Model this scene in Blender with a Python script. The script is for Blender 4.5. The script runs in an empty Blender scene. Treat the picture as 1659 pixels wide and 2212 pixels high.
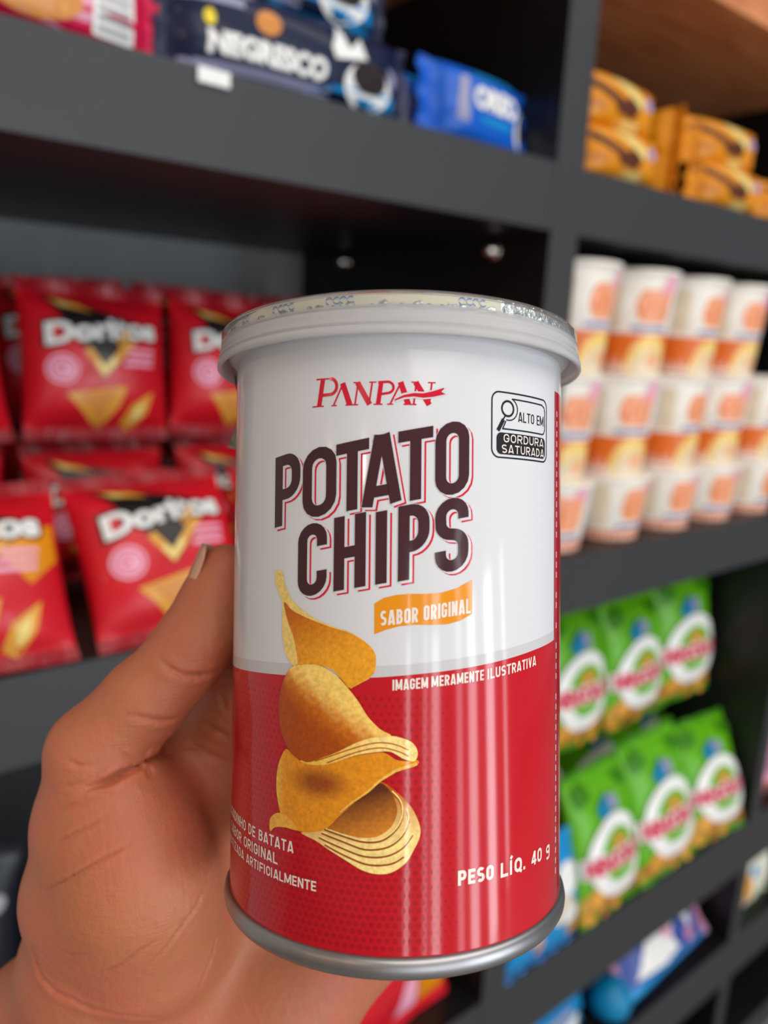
import bpy, bmesh, math, random
import numpy as np
from mathutils import Vector, Matrix, Euler
from mathutils.bvhtree import BVHTree

SC = bpy.context.scene
COL = SC.collection
random.seed(7)

# ------------------------------------------------------------------ camera
# World: X along the shelving, Y into it, Z up.  The phone is held at 1.3 m.
FPX, CX, CY, EYE = 1662.0, 829.5, 1106.0, Vector((0, 0, 1.3))
_u = Vector((2170, -276, 1662.)).normalized()
_v = Vector((-345, 7284, 1662.)); _v = (_v - _u * _u.dot(_v)).normalized()
_n = _u.cross(_v)
W = Matrix((_u, _n, -_v))                      # camera axes (right, down, forward) -> world

def cw(x, y, z):
    """point given in metres right / below / ahead of the phone -> world"""
    return EYE + W @ Vector((x, y, z))

def cam_pt(px, py, z):
    return ((px - CX) / FPX * z, (py - CY) / FPX * z, z)

cam = bpy.data.cameras.new('camera'); co = bpy.data.objects.new('camera', cam); COL.objects.link(co)
cam.sensor_fit = 'VERTICAL'; cam.sensor_height = 34.6
cam.lens = FPX / 2212 * 34.6
cam.clip_start = 0.01; cam.clip_end = 60
m3 = Matrix((W @ Vector((1, 0, 0)), W @ Vector((0, -1, 0)), W @ Vector((0, 0, -1)))).transposed()
co.matrix_world = Matrix.Translation(EYE) @ m3.to_4x4()
cam.dof.use_dof = True; cam.dof.focus_distance = 0.138
cam.dof.aperture_fstop = cam.lens / 2.5
SC.camera = co

# ------------------------------------------------------------------ light
SC.view_settings.view_transform = 'Standard'; SC.view_settings.look = 'None'
SC.view_settings.gamma = 1.0; SC.view_settings.exposure = 0.0
SC.view_settings.use_curve_mapping = False
wd = bpy.data.worlds.new('shop_air'); SC.world = wd; wd.use_nodes = True
nt = wd.node_tree; bg = nt.nodes['Background']
tc = nt.nodes.new('ShaderNodeTexCoord'); sp = nt.nodes.new('ShaderNodeSeparateXYZ'); rmp = nt.nodes.new('ShaderNodeValToRGB')
nt.links.new(tc.outputs['Generated'], sp.inputs[0]); nt.links.new(sp.outputs['X'], rmp.inputs[0])
ad = nt.nodes.new('ShaderNodeMapRange'); nt.links.new(sp.outputs['X'], ad.inputs[0])
ad.inputs[1].default_value = -1; ad.inputs[2].default_value = 1; nt.links.new(ad.outputs[0], rmp.inputs[0])
rmp.color_ramp.elements[0].color = (1.0, 0.73, 0.56, 1); rmp.color_ramp.elements[1].color = (0.50, 0.56, 0.64, 1)
nt.links.new(rmp.outputs[0], bg.inputs['Color']); bg.inputs['Strength'].default_value = 0.36

def area(name, loc, size, power, colour, aim):
    l = bpy.data.lights.new(name, 'AREA'); l.shape = 'RECTANGLE'; l.size, l.size_y = size
    l.energy = power; l.color = colour
    o = bpy.data.objects.new(name, l); COL.objects.link(o); o.location = loc
    o.rotation_euler = (Vector(aim) - Vector(loc)).to_track_quat('-Z', 'Y').to_euler()
    return o
# daylight through the glass bays of the shop front, 3 m behind the phone
for x0, x1, z0, z1, rad in ((-1.86, -1.70, .05, 2.05, 11), (-1.12, -.98, .10, 2.0, 6), (-.80, -.52, .10, 1.95, 10),
                            (.10, .30, .05, 2.0, 6), (.55, .86, .05, 1.95, 12), (1.28, 1.66, .0, 1.95, 15), (2.2, 2.42, .0, 2.0, 8)):
    w_, h_ = x1 - x0, z1 - z0
    area('shopfront_daylight', ((x0 + x1) / 2, -3.0, (z0 + z1) / 2), (w_, h_), rad * w_ * h_ * math.pi * .74, (.86, .94, 1.0),
         ((x0 + x1) / 2, 0, (z0 + z1) / 2))
area('overhead_fill', (.6, -1.3, 2.9), (3.2, 1.8), 52, (1, .95, .88), (.6, -1.3, 0))  # unseen soft lamp added overhead for diffuse light
# two warm ceiling spots
for loc, pw in (((-2.4, -1.07, 2.62), 12), ((-3.3, .05, 2.55), 8)):
    l = bpy.data.lights.new('ceiling_spot', 'POINT'); l.energy = pw; l.color = (1, .8, .55); l.shadow_soft_size = .04
    o = bpy.data.objects.new('ceiling_spot', l); COL.objects.link(o); o.location = loc

# ------------------------------------------------------------------ materials
def s2l(c):
    return tuple(((v / 255 / 12.92) if v / 255 <= .04045 else ((v / 255 + .055) / 1.055) ** 2.4) for v in c)

def mat(name, rgb, rough=.5, metal=0, coat=0, vary=.06, scale=30, bump=0, bscale=200, spec=.5):
    m = bpy.data.materials.new(name); m.use_nodes = True; t = m.node_tree; b = t.nodes['Principled BSDF']
    c = s2l(rgb)
    no = t.nodes.new('ShaderNodeTexNoise'); no.inputs['Scale'].default_value = scale; no.inputs['Detail'].default_value = 3
    tx = t.nodes.new('ShaderNodeTexCoord'); t.links.new(tx.outputs['Object'], no.inputs['Vector'])
    r = t.nodes.new('ShaderNodeValToRGB'); t.links.new(no.outputs['Fac'], r.inputs[0])
    r.color_ramp.elements[0].position = .3; r.color_ramp.elements[1].position = .7
    r.color_ramp.elements[0].color = (*[v * (1 - vary) for v in c], 1); r.color_ramp.elements[1].color = (*[min(1, v * (1 + vary)) for v in c], 1)
    t.links.new(r.outputs[0], b.inputs['Base Color'])
    b.inputs['Roughness'].default_value = rough; b.inputs['Metallic'].default_value = metal
    b.inputs['Coat Weight'].default_value = coat; b.inputs['Coat Roughness'].default_value = .11
    b.inputs['Specular IOR Level'].default_value = spec
    if bump:
        n2 = t.nodes.new('ShaderNodeTexNoise'); n2.inputs['Scale'].default_value = bscale; n2.inputs['Detail'].default_value = 4
        t.links.new(tx.outputs['Object'], n2.inputs['Vector'])
        bp = t.nodes.new('ShaderNodeBump'); bp.inputs['Strength'].default_value = bump; bp.inputs['Distance'].default_value = .002
        t.links.new(n2.outputs['Fac'], bp.inputs['Height']); t.links.new(bp.outputs[0], b.inputs['Normal'])
    return m

def print_mat(name, rough=.22):
    """printed picture: colours come from the drawing, plus a grain"""
    m = bpy.data.materials.new(name); m.use_nodes = True; t = m.node_tree; b = t.nodes['Principled BSDF']
    at = t.nodes.new('ShaderNodeAttribute'); at.attribute_name = 'ink'
    tx = t.nodes.new('ShaderNodeTexCoord'); no = t.nodes.new('ShaderNodeTexNoise'); no.inputs['Scale'].default_value = 1400; no.inputs['Detail'].default_value = 5
    t.links.new(tx.outputs['Object'], no.inputs['Vector'])
    mr = t.nodes.new('ShaderNodeMapRange'); mr.inputs[1].default_value = .3; mr.inputs[2].default_value = .7
    mr.inputs[3].default_value = .84; mr.inputs[4].default_value = 1.16; t.links.new(no.outputs['Fac'], mr.inputs[0])
    mx = t.nodes.new('ShaderNodeVectorMath'); mx.operation = 'SCALE'
    t.links.new(at.outputs['Color'], mx.inputs[0]); t.links.new(mr.outputs[0], mx.inputs['Scale'])
    t.links.new(mx.outputs[0], b.inputs['Base Color']); b.inputs['Roughness'].default_value = .5; b.inputs['Specular IOR Level'].default_value = .05; b.inputs['Coat Weight'].default_value = .85; b.inputs['Coat Roughness'].default_value = .08
    return m

M = {}
def pm(name, rgb, **k):
    M[name] = mat(name, rgb, **k); return M[name]
# can
CAN = dict(rough=.5, vary=.01, coat=.85, bump=.01, bscale=1800, spec=.05)
pm('can_white', (214, 215, 219), **CAN); pm('can_red', (190, 12, 30), **CAN); pm('can_side_red', (178, 22, 44), **CAN)
pm('can_dot', (168, 9, 26), **CAN); pm('can_grey', (200, 198, 200), **CAN); pm('ink_brown', (66, 34, 40), **CAN)
pm('ink_red', (206, 22, 52), **CAN); pm('ink_black', (34, 34, 40), **CAN); pm('ink_orange', (230, 145, 18), **CAN)
pm('ink_cream', (236, 222, 212), **CAN)
M['picture'] = print_mat('picture')
pm('tin', (160, 159, 161), rough=.38, metal=1, vary=.04, scale=400); pm('foil', (205, 208, 210), rough=.25, metal=1, bump=.5, bscale=500); pm('seam_metal', (205, 202, 202), rough=.5, metal=.35, vary=.03)
pm('paper_liner', (226, 214, 190), rough=.6); pm('liner_blue', (40, 120, 200), rough=.5)
# shelving
pm('shelf_grey', (49, 50, 53), rough=.5, vary=.05, scale=12, bump=.03)
pm('shelf_shaded', (20, 20, 23), rough=.4, vary=.08, scale=12); pm('shelf_back', (126, 128, 130), rough=.6, vary=.05); pm('chrome', (220, 215, 205), rough=.15, metal=1)  # near-black one: the shelf grey with interior shade put into its colour
# packets
FILM = dict(rough=.36, spec=.3, coat=.12, vary=.08, scale=25)
for n_, c_ in dict(f_red=(206, 20, 36), f_darkred=(150, 12, 26), f_orange=(226, 142, 14), f_gold=(226, 160, 60), f_black=(30, 24, 26), f_white=(240, 240, 238),
                   f_pink=(232, 130, 160), f_palepink=(240, 170, 195), f_crimson=(205, 20, 70), f_biscuit=(214, 140, 66), f_navy=(12, 24, 58), f_sky=(20, 140, 205), f_blue=(6, 92, 200),
                   f_cookie=(44, 34, 36), f_brown=(92, 46, 26), f_lilac=(186, 160, 200), f_cream=(240, 214, 130), f_deep=(206, 118, 10), f_green=(96, 176, 16), f_darkgreen=(60, 130, 14),
                   f_nut=(205, 150, 66), f_nutdark=(180, 100, 50), f_letter=(206, 40, 76), f_cup=(240, 234, 224), f_cuporange=(226, 110, 34), f_salmon=(238, 160, 120),
                   f_bowl=(242, 206, 120), f_slate=(150, 150, 180), f_beige=(222, 205, 180), f_mauve=(190, 130, 160), f_indigo=(60, 80, 160), f_teal=(10, 130, 180), f_grey=(160, 158, 160),
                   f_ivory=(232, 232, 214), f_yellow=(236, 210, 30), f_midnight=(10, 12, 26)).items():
    pm(n_, c_, **FILM)

def wood():
    m = bpy.data.materials.new('wood'); m.use_nodes = True; t = m.node_tree; b = t.nodes['Principled BSDF']
    tx = t.nodes.new('ShaderNodeTexCoord'); mp = t.nodes.new('ShaderNodeMapping'); mp.inputs['Scale'].default_value = (1.5, 14, 14)
    no = t.nodes.new('ShaderNodeTexNoise'); no.inputs['Scale'].default_value = 4; no.inputs['Detail'].default_value = 6; no.inputs['Distortion'].default_value = .8
    r = t.nodes.new('ShaderNodeValToRGB'); r.color_ramp.elements[0].position = .3; r.color_ramp.elements[1].position = .72
    r.color_ramp.elements[0].color = (*s2l((176, 100, 54)), 1); r.color_ramp.elements[1].color = (*s2l((220, 144, 92)), 1)
    t.links.new(tx.outputs['Object'], mp.inputs[0]); t.links.new(mp.outputs[0], no.inputs['Vector']); t.links.new(no.outputs['Fac'], r.inputs[0])
    t.links.new(r.outputs[0], b.inputs['Base Color']); b.inputs['Roughness'].default_value = .5
    return m
M['wood'] = wood()

def plastic(name, base, trans, r0, r1, spec=.5):
    m = bpy.data.materials.new(name); m.use_nodes = True; t = m.node_tree; b = t.nodes['Principled BSDF']
    no = t.nodes.new('ShaderNodeTexNoise'); no.inputs['Scale'].default_value = 300
    mr = t.nodes.new('ShaderNodeMapRange'); mr.inputs[3].default_value = r0; mr.inputs[4].default_value = r1
    t.links.new(no.outputs['Fac'], mr.inputs[0]); t.links.new(mr.outputs[0], b.inputs['Roughness'])
    b.inputs['Base Color'].default_value = (*base, 1); b.inputs['Transmission Weight'].default_value = trans
    b.inputs['IOR'].default_value = 1.2; b.inputs['Specular IOR Level'].default_value = spec
    return m
M['lid'] = plastic('frosted_plastic', (.70, .69, .70), .45, .16, .24, .5)
M['lid_clear'] = plastic('clear_plastic', (.90, .93, .92), .93, .03, .08)


def skin():
    m = bpy.data.materials.new('skin'); m.use_nodes = True; t = m.node_tree; b = t.nodes['Principled BSDF']
    tx = t.nodes.new('ShaderNodeTexCoord')
    n1 = t.nodes.new('ShaderNodeTexNoise'); n1.inputs['Scale'].default_value = 38; n1.inputs['Detail'].default_value = 3
    n2 = t.nodes.new('ShaderNodeTexNoise'); n2.inputs['Scale'].default_value = 240; n2.inputs['Detail'].default_value = 4
    for q in (n1, n2): t.links.new(tx.outputs['Object'], q.inputs['Vector'])
    r = t.nodes.new('ShaderNodeValToRGB'); r.color_ramp.elements[0].position = .3; r.color_ramp.elements[1].position = .7
    r.color_ramp.elements[0].color = (*s2l((184, 113, 74)), 1); r.color_ramp.elements[1].color = (*s2l((194, 107, 80)), 1)
    t.links.new(n1.outputs['Fac'], r.inputs[0])
    mx = t.nodes.new('ShaderNodeMix'); mx.data_type = 'RGBA'; mx.inputs[0].default_value = .1
    t.links.new(r.outputs[0], mx.inputs[6]); t.links.new(n2.outputs['Color'], mx.inputs[7]); mx.blend_type = 'OVERLAY'
    t.links.new(mx.outputs[2], b.inputs['Base Color'])
    b.inputs['Roughness'].default_value = .5; b.inputs['Subsurface Weight'].default_value = .25
    b.inputs['Subsurface Radius'].default_value = (1, .35, .2); b.inputs['Subsurface Scale'].default_value = .003
    vo = t.nodes.new('ShaderNodeTexVoronoi'); vo.inputs['Scale'].default_value = 1500; vo.feature = 'DISTANCE_TO_EDGE'
    wv = t.nodes.new('ShaderNodeTexNoise'); wv.inputs['Scale'].default_value = 500; wv.inputs['Detail'].default_value = 5
    t.links.new(tx.outputs['Object'], vo.inputs['Vector']); t.links.new(tx.outputs['Object'], wv.inputs['Vector'])
    aa = t.nodes.new('ShaderNodeMath'); aa.operation = 'MULTIPLY_ADD'; aa.inputs[1].default_value = .35
    t.links.new(vo.outputs['Distance'], aa.inputs[0]); t.links.new(wv.outputs['Fac'], aa.inputs[2])
    for rot, sc_, k_ in (((.3, .2, .5), (90, 90, 1400), .5), ((-.4, .9, .2), (1200, 120, 120), .4)):   # fine skin lines
        mp = t.nodes.new('ShaderNodeMapping'); mp.inputs['Rotation'].default_value = rot; mp.inputs['Scale'].default_value = sc_
        nn = t.nodes.new('ShaderNodeTexNoise'); nn.inputs['Scale'].default_value = 1.0; nn.inputs['Detail'].default_value = 2
        t.links.new(tx.outputs['Object'], mp.inputs[0]); t.links.new(mp.outputs[0], nn.inputs['Vector'])
        a2 = t.nodes.new('ShaderNodeMath'); a2.operation = 'MULTIPLY_ADD'; a2.inputs[1].default_value = k_
        t.links.new(nn.outputs['Fac'], a2.inputs[0]); t.links.new(aa.outputs[0], a2.inputs[2]); aa = a2
    bp = t.nodes.new('ShaderNodeBump'); bp.inputs['Strength'].default_value = .45; bp.inputs['Distance'].default_value = .0005
    t.links.new(aa.outputs[0], bp.inputs['Height']); t.links.new(bp.outputs[0], b.inputs['Normal'])
    return m
M['skin'] = skin()
pm('nail', (208, 156, 128), rough=.28, coat=.3, vary=.05)

# ------------------------------------------------------------------ mesh helpers
class MB:
    def __init__(s): s.v, s.f, s.m, s.c, s.s = [], [], [], {}, []
    def add(s, v, f, m, smooth=True, ink=None):
        o = len(s.v); s.v += [tuple(p) for p in v]
        s.f += [tuple(i + o for i in q) for q in f]; s.m += [m] * len(f); s.s += [smooth] * len(f)
        if ink is not None:
            for i, c in enumerate(ink): s.c[o + i] = c
    def build(s, name, parent=None, link=True):
        me = bpy.data.meshes.new(name); me.from_pydata(s.v, [], s.f)
        names = []
        for m in s.m:
            if m not in names: names.append(m)
        for n in names: me.materials.append(M[n])
        me.polygons.foreach_set('material_index', [names.index(m) for m in s.m])
        me.polygons.foreach_set('use_smooth', s.s)
        if s.c:
            a = me.color_attributes.new('ink', 'FLOAT_COLOR', 'POINT')
            for i, c in s.c.items(): a.data[i].color = (*c, 1)
        me.update()
        o = bpy.data.objects.new(name, me); COL.objects.link(o)
        if parent: o.parent = parent
        return o

def tag(o, label=None, cat=None, group=None, kind=None):
    if label: o['label'] = label
    if cat: o['category'] = cat
    if group: o['group'] = group
    if kind: o['kind'] = kind
    return o

def empty(name, loc=(0, 0, 0), rot=(0, 0, 0)):
    o = bpy.data.objects.new(name, None); COL.objects.link(o); o.location = loc; o.rotation_euler = rot
    o.empty_display_size = .02
    return o

def copy_tree(o, parent=None):
    c = o.copy(); COL.objects.link(c)
    if parent: c.parent = parent
    for ch in list(o.children): copy_tree(ch, c)
    return c

def box(mb, a, b, m):
    x0, y0, z0 = a; x1, y1, z1 = b
    v = [(x0, y0, z0), (x1, y0, z0), (x1, y1, z0), (x0, y1, z0), (x0, y0, z1), (x1, y0, z1), (x1, y1, z1), (x0, y1, z1)]
    mb.add(v, [(0, 3, 2, 1), (4, 5, 6, 7), (0, 1, 5, 4), (1, 2, 6, 5), (2, 3, 7, 6), (3, 0, 4, 7)], m, False)

def bevel_box(name, a, b, m, parent, r=.0015):
    bm = bmesh.new(); bmesh.ops.create_cube(bm, size=1)
    for v in bm.verts:
        v.co = Vector([a[i] + (v.co[i] + .5) * (b[i] - a[i]) for i in range(3)])
    bmesh.ops.bevel(bm, geom=list(bm.edges), offset=r, segments=2, affect='EDGES', profile=.6)
    me = bpy.data.meshes.new(name); bm.to_mesh(me); bm.free(); me.materials.append(M[m])
    o = bpy.data.objects.new(name, me); COL.objects.link(o)
    if parent: o.parent = parent
    return o

def lathe(mb, prof, m, n=96, sm=True, cap0=False, cap1=False, rfun=None):
    """prof: (radius, z) list"""
    v = []; k = len(prof)
    for i in range(n):
        t = 2 * math.pi * i / n
        for r, z in prof:
            if rfun: r, z = rfun(r, z, t)
            v.append((r * math.cos(t), r * math.sin(t), z))
    f = [(i * k + j, ((i + 1) % n) * k + j, ((i + 1) % n) * k + j + 1, i * k + j + 1) for i in range(n) for j in range(k - 1)]
    if cap0: f.append(tuple(i * k for i in range(n))[::-1])
    if cap1: f.append(tuple(i * k + k - 1 for i in range(n)))
    mb.add(v, f, m, sm)

# ---- flat artwork (x right, y up) -------------------------------------------
def poly(p): return [(list(p), [tuple(range(len(p)))])]
def circle(cx, cy, rx, ry=None, n=28, a0=0, a1=360):
    ry = ry or rx
    return [(cx + rx * math.cos(math.radians(a0 + (a1 - a0) * i / n)), cy + ry * math.sin(math.radians(a0 + (a1 - a0) * i / n))) for i in range(n + (a1 - a0 != 360))]
def disc(cx, cy, rx, ry=None, n=28): return poly(circle(cx, cy, rx, ry, n))
def rect(x0, y0, x1, y1): return poly([(x0, y0), (x1, y0), (x1, y1), (x0, y1)])
def rrect(x0, y0, x1, y1, r, n=6):
    return (circle(x1 - r, y1 - r, r, n=n, a0=0, a1=90) + circle(x0 + r, y1 - r, r, n=n, a0=90, a1=180)
            + circle(x0 + r, y0 + r, r, n=n, a0=180, a1=270) + circle(x1 - r, y0 + r, r, n=n, a0=270, a1=359.9))
def stroke(path, w, closed=False, cap=0, w1=None):
    P = [Vector(p) for p in path]
    if cap and not closed:
        P[0] = P[0] + (P[0] - P[1]).normalized() * cap; P[-1] = P[-1] + (P[-1] - P[-2]).normalized() * cap
    n = len(P); L, R_ = [], []
    for i in range(n):
        a = P[i - 1] if (i or closed) else None; b = P[(i + 1) % n] if (i < n - 1 or closed) else None
        da = (P[i] - a).normalized() if a is not None else None; db = (b - P[i]).normalized() if b is not None else None
        if da is None: da = db
        if db is None: db = da
        t = (da + db); t = t.normalized() if t.length > 1e-6 else da
        nn = Vector((-t.y, t.x)); c = max(.5, nn.dot(Vector((-da.y, da.x))))
        ww = (w if w1 is None else w + (w1 - w) * i / (n - 1)) / 2 / c
        L.append(P[i] + nn * ww); R_.append(P[i] - nn * ww)
    v = [tuple(p) for p in L] + [tuple(p) for p in R_]
    k = n if closed else n - 1
    return [(v, [(n + i, n + (i + 1) % n, (i + 1) % n, i) for i in range(k)])]

_tc = {}
def text(s, x0, y0, x1, y1, bold=.02, skew=0):
    key = (s, bold)
    if key not in _tc:
        cu = bpy.data.curves.new('t', 'FONT'); cu.body = s; cu.offset = bold; cu.resolution_u = 4; cu.fill_mode = 'FRONT'
        o = bpy.data.objects.new('t', cu); COL.objects.link(o)
        dg = bpy.context.evaluated_depsgraph_get(); dg.update()
        me = bpy.data.meshes.new_from_object(o.evaluated_get(dg))
        v = np.array([tuple(q.co)[:2] for q in me.vertices]); f = [tuple(p.vertices) for p in me.polygons]
        bpy.data.objects.remove(o); bpy.data.curves.remove(cu); bpy.data.meshes.remove(me)
        _tc[key] = (v, f)
    v, f = _tc[key]; lo, hi = v.min(0), v.max(0)
    q = (v - lo) / (hi - lo) * [x1 - x0, y1 - y0] + [x0, y0]
    q[:, 1] += skew * (q[:, 0] - x0)
    return [([tuple(p) for p in q], f)]

def cut(flats, sx, sy=None):
    """triangulate and slice flat artwork so it can bend with a surface"""
    bm = bmesh.new()
    for v, f in flats:
        vs = [bm.verts.new((p[0], p[1], 0)) for p in v]
        for q in f:
            try: bm.faces.new([vs[i] for i in q])
            except ValueError: pass
    bmesh.ops.triangulate(bm, faces=list(bm.faces))
    for f in bm.faces:
        f.normal_update()
        if f.normal.z < 0: f.normal_flip()
    for ax, st in ((0, sx), (1, sy)):
        if not st or not bm.verts: continue
        lo = min(v.co[ax] for v in bm.verts); hi = max(v.co[ax] for v in bm.verts)
        k = math.floor(lo / st) + 1
        while k * st < hi:
            pc = [0, 0, 0]; pc[ax] = k * st; pn = [0, 0, 0]; pn[ax] = 1
            bmesh.ops.bisect_plane(bm, geom=list(bm.verts) + list(bm.edges) + list(bm.faces), plane_co=pc, plane_no=pn, dist=st * 1e-4)
            k += 1
    bm.verts.index_update()
    v = [(q.co.x, q.co.y) for q in bm.verts]; f = [tuple(q.index for q in p.verts) for p in bm.faces]
    bm.free(); return v, f

# ------------------------------------------------------------------ the snack can
# can frame in phone space
CA = Vector((-.0092862, .99959071, -.02705892)); CF = Vector((2.51e-4, -.0270577, -.9996338)).normalized(); CE = Vector((.99995685, .0092896, 0))
CR = .033; CC = Vector((.00275, 0, .15957)); HB = .0770
Wc = Matrix((W @ CE, W @ (-CF), W @ (-CA))).transposed()      # local X right, Y away, Z up
can = empty('snack_can')
can.matrix_world = Matrix.Translation(EYE + W @ (CC + CA * HB)) @ Wc.to_4x4()
tag(can, 'white and red printed potato chip can with clear lid held in a hand', 'snack can')
def lz(h): return HB - h * .001                                 # label height (mm below the eye line of the can) -> local z
def onlab(s, h, off):                                           # label millimetres -> can surface
    t = s * .001 / CR; r = CR + off * 1e-5
    return (r * math.sin(t), -r * math.cos(t), lz(h))
def print_on(mb, flats, m, off, sx=1.5, sy=None, warp=None, ink=None):
    v, f = cut(flats, sx, sy)
    if warp: w = [warp(*p) for p in v]
    else: w = v
    f = [q[::-1] for q in f] if flip_y else f
    mb.add([onlab(p[0], p[1], off) for p in w], f, m, True, [ink(*p) for p in w] if ink else None)
flip_y = True            # label artwork is drawn with h growing downwards

mb = MB(); lathe(mb, [(.0322, lz(-31)), (.0327, lz(-29.5)), (.033, lz(-28)), (.033, lz(73.3))], 'can_white', 160)
body = mb.build('can_body', can)
def spline(kn, s):
    xs = [k[0] for k in kn]; ys = [k[1] for k in kn]
    d = [(ys[i + 1] - ys[i]) / (xs[i + 1] - xs[i]) for i in range(len(xs) - 1)]
    mt = [d[0]] + [(d[i] + d[i + 1]) / 2 for i in range(len(d) - 1)] + [d[-1]]
    i = max(0, min(len(xs) - 2, sum(1 for x in xs if x <= s) - 1)); h = xs[i + 1] - xs[i]; t = (s - xs[i]) / h
    return ((2 * t**3 - 3 * t**2 + 1) * ys[i] + (t**3 - 2 * t**2 + t) * h * mt[i] + (-2 * t**3 + 3 * t**2) * ys[i + 1] + (t**3 - t**2) * h * mt[i + 1])
WAVE = [(-60, 30.8), (-43, 30.4), (-28, 29.4), (-20.6, 28.9), (-12.8, 28.45), (-4.7, 28.1), (1, 27.6), (10.8, 26.7), (19.3, 25.75), (26.4, 24.9), (34.3, 24.1), (36, 23.9)]
WAV2 = [(-60, 28.8), (-43, 28.3), (-20.6, 26.9), (-8.7, 26.45), (1, 25.85), (10.8, 24.9), (19.3, 24.0), (34.3, 22.3), (36, 22.1)]
def band(mb, k0, k1, s0, s1, m, off, n=80):
    v, f = [], []
    for i in range(n + 1):
        s = s0 + (s1 - s0) * i / n
        v += [onlab(s, k0(s), off), onlab(s, k1(s), off)]
    f = [(2 * i, 2 * i + 1, 2 * i + 3, 2 * i + 2) for i in range(n)]
    mb.add(v, f, m, True)
art = MB()
band(art, lambda s: spline(WAVE, s), lambda s: 73.2, -60, 35.6, 'can_red', 2)
band(art, lambda s: spline(WAV2, s), lambda s: spline(WAVE, s), -60, 35.6, 'can_grey', 2)
band(art, lambda s: -22.6, lambda s: 73.2, 35.6, 62, 'can_side_red', 2, 30)
for i in range(46):                                              # tiny lines of small print up the side stripe
    h0 = -19 + i * 1.9
    if random.random() < .8: print_on(art, rect(37.0, h0, 37.5, h0 + 1.1), 'ink_cream', 4)
art.build('label_background', can)
# halftone dots
dots = MB()
for i in range(-30, 30):
    for j in range(0, 34):
        x = -24 + i * .0 + (i + 30) * 1.28 - 16; h = 31.5 + j * 1.22 + .22 * (x + 20) * 0
        x += .64 * (j % 2)
        dd = abs((x + 10) * .75 + (h - 58) * .55)
        r = .46 * (1 - max(0, (x - 4) / 10)) * (1 - max(0, (-32 - x) / 8))
        if x > 12 or r < .1 or h > 72.2 or h < spline(WAVE, x) + 1.0: continue
        r *= .62 + .38 * math.sin(min(math.pi / 2, max(0, (h - 28) / 20)))
        dots.add([onlab(*p, 3) for p in circle(x, h, r, n=8)], [tuple(range(8))[::-1]], 'can_dot', True)
dots.build('halftone_dots', can)

# lettering built from strokes --------------------------------------------------
def O_path(w, h, st, n=8):
    r = (w - st) / 2
    return [(w / 2 + r * math.cos(a), h - st / 2 - r + r * math.sin(a)) for a in [math.pi * i / n for i in range(n + 1)]] + \
           [(w / 2 + r * math.cos(a), st / 2 + r + r * math.sin(a)) for a in [math.pi + math.pi * i / n for i in range(n + 1)]]
def arc(cx, cy, rx, ry, a0, a1, n=10): return [(cx + rx * math.cos(math.radians(a0 + (a1 - a0) * i / n)), cy + ry * math.sin(math.radians(a0 + (a1 - a0) * i / n))) for i in range(n + 1)]
def glyph(c, w, h, st):
    e = st / 2; r = w / 2 - e; g = []
    if c == 'O': g = [(O_path(w, h, st), True, 0)]
    if c == 'I': g = [([(e, 0), (e, h)], False, 0)]
    if c == 'T': g = [([(0, h - e), (w, h - e)], False, 0), ([(w / 2, 0), (w / 2, h - e)], False, 0)]
    if c == 'H': g = [([(e, 0), (e, h)], False, 0), ([(w - e, 0), (w - e, h)], False, 0), ([(e, h * .5), (w - e, h * .5)], False, 0)]
    if c == 'A': g = [([(e * .9, 0), (w / 2 - e * .35, h)], False, 0), ([(w - e * .9, 0), (w / 2 + e * .35, h)], False, 0), ([(w * .2, h * .2), (w * .8, h * .2)], False, 0),
                      ([(w * .36, h - e), (w * .64, h - e)], False, 0)]
    if c == 'P':
        rr = h * .19
        g = [([(e, 0), (e, h)], False, 0), ([(e, h - e), (w - e - rr * .9, h - e)] + arc(w - e - rr * .9, h - e - rr, rr * .9, rr, 80, 0, 6) + arc(w - e - rr * .9, h * .44 + rr, rr * .9, rr, 0, -80, 6) + [(w - e - rr * .9, h * .44), (e, h * .44)], False, 0)]
    if c == 'C': g = [([(w - e, h * .67)] + arc(w / 2, h - e - r, r, r, 0, 180) + arc(w / 2, e + r, r, r, 180, 360) + [(w - e, h * .33)], False, 0)]
    if c == 'S': g = [([(w - e, h * .70)] + arc(w / 2, h - e - r, r, r, 0, 180) + arc(w / 2, h * .68, r, r * 1.05, 195, 265, 5) + arc(w / 2, h * .33, r, r * 1.05, 82, 0, 6) + arc(w / 2, e + r, r, r, 0, -180) + [(e, h * .30)], False, 0)]
    return g
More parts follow.
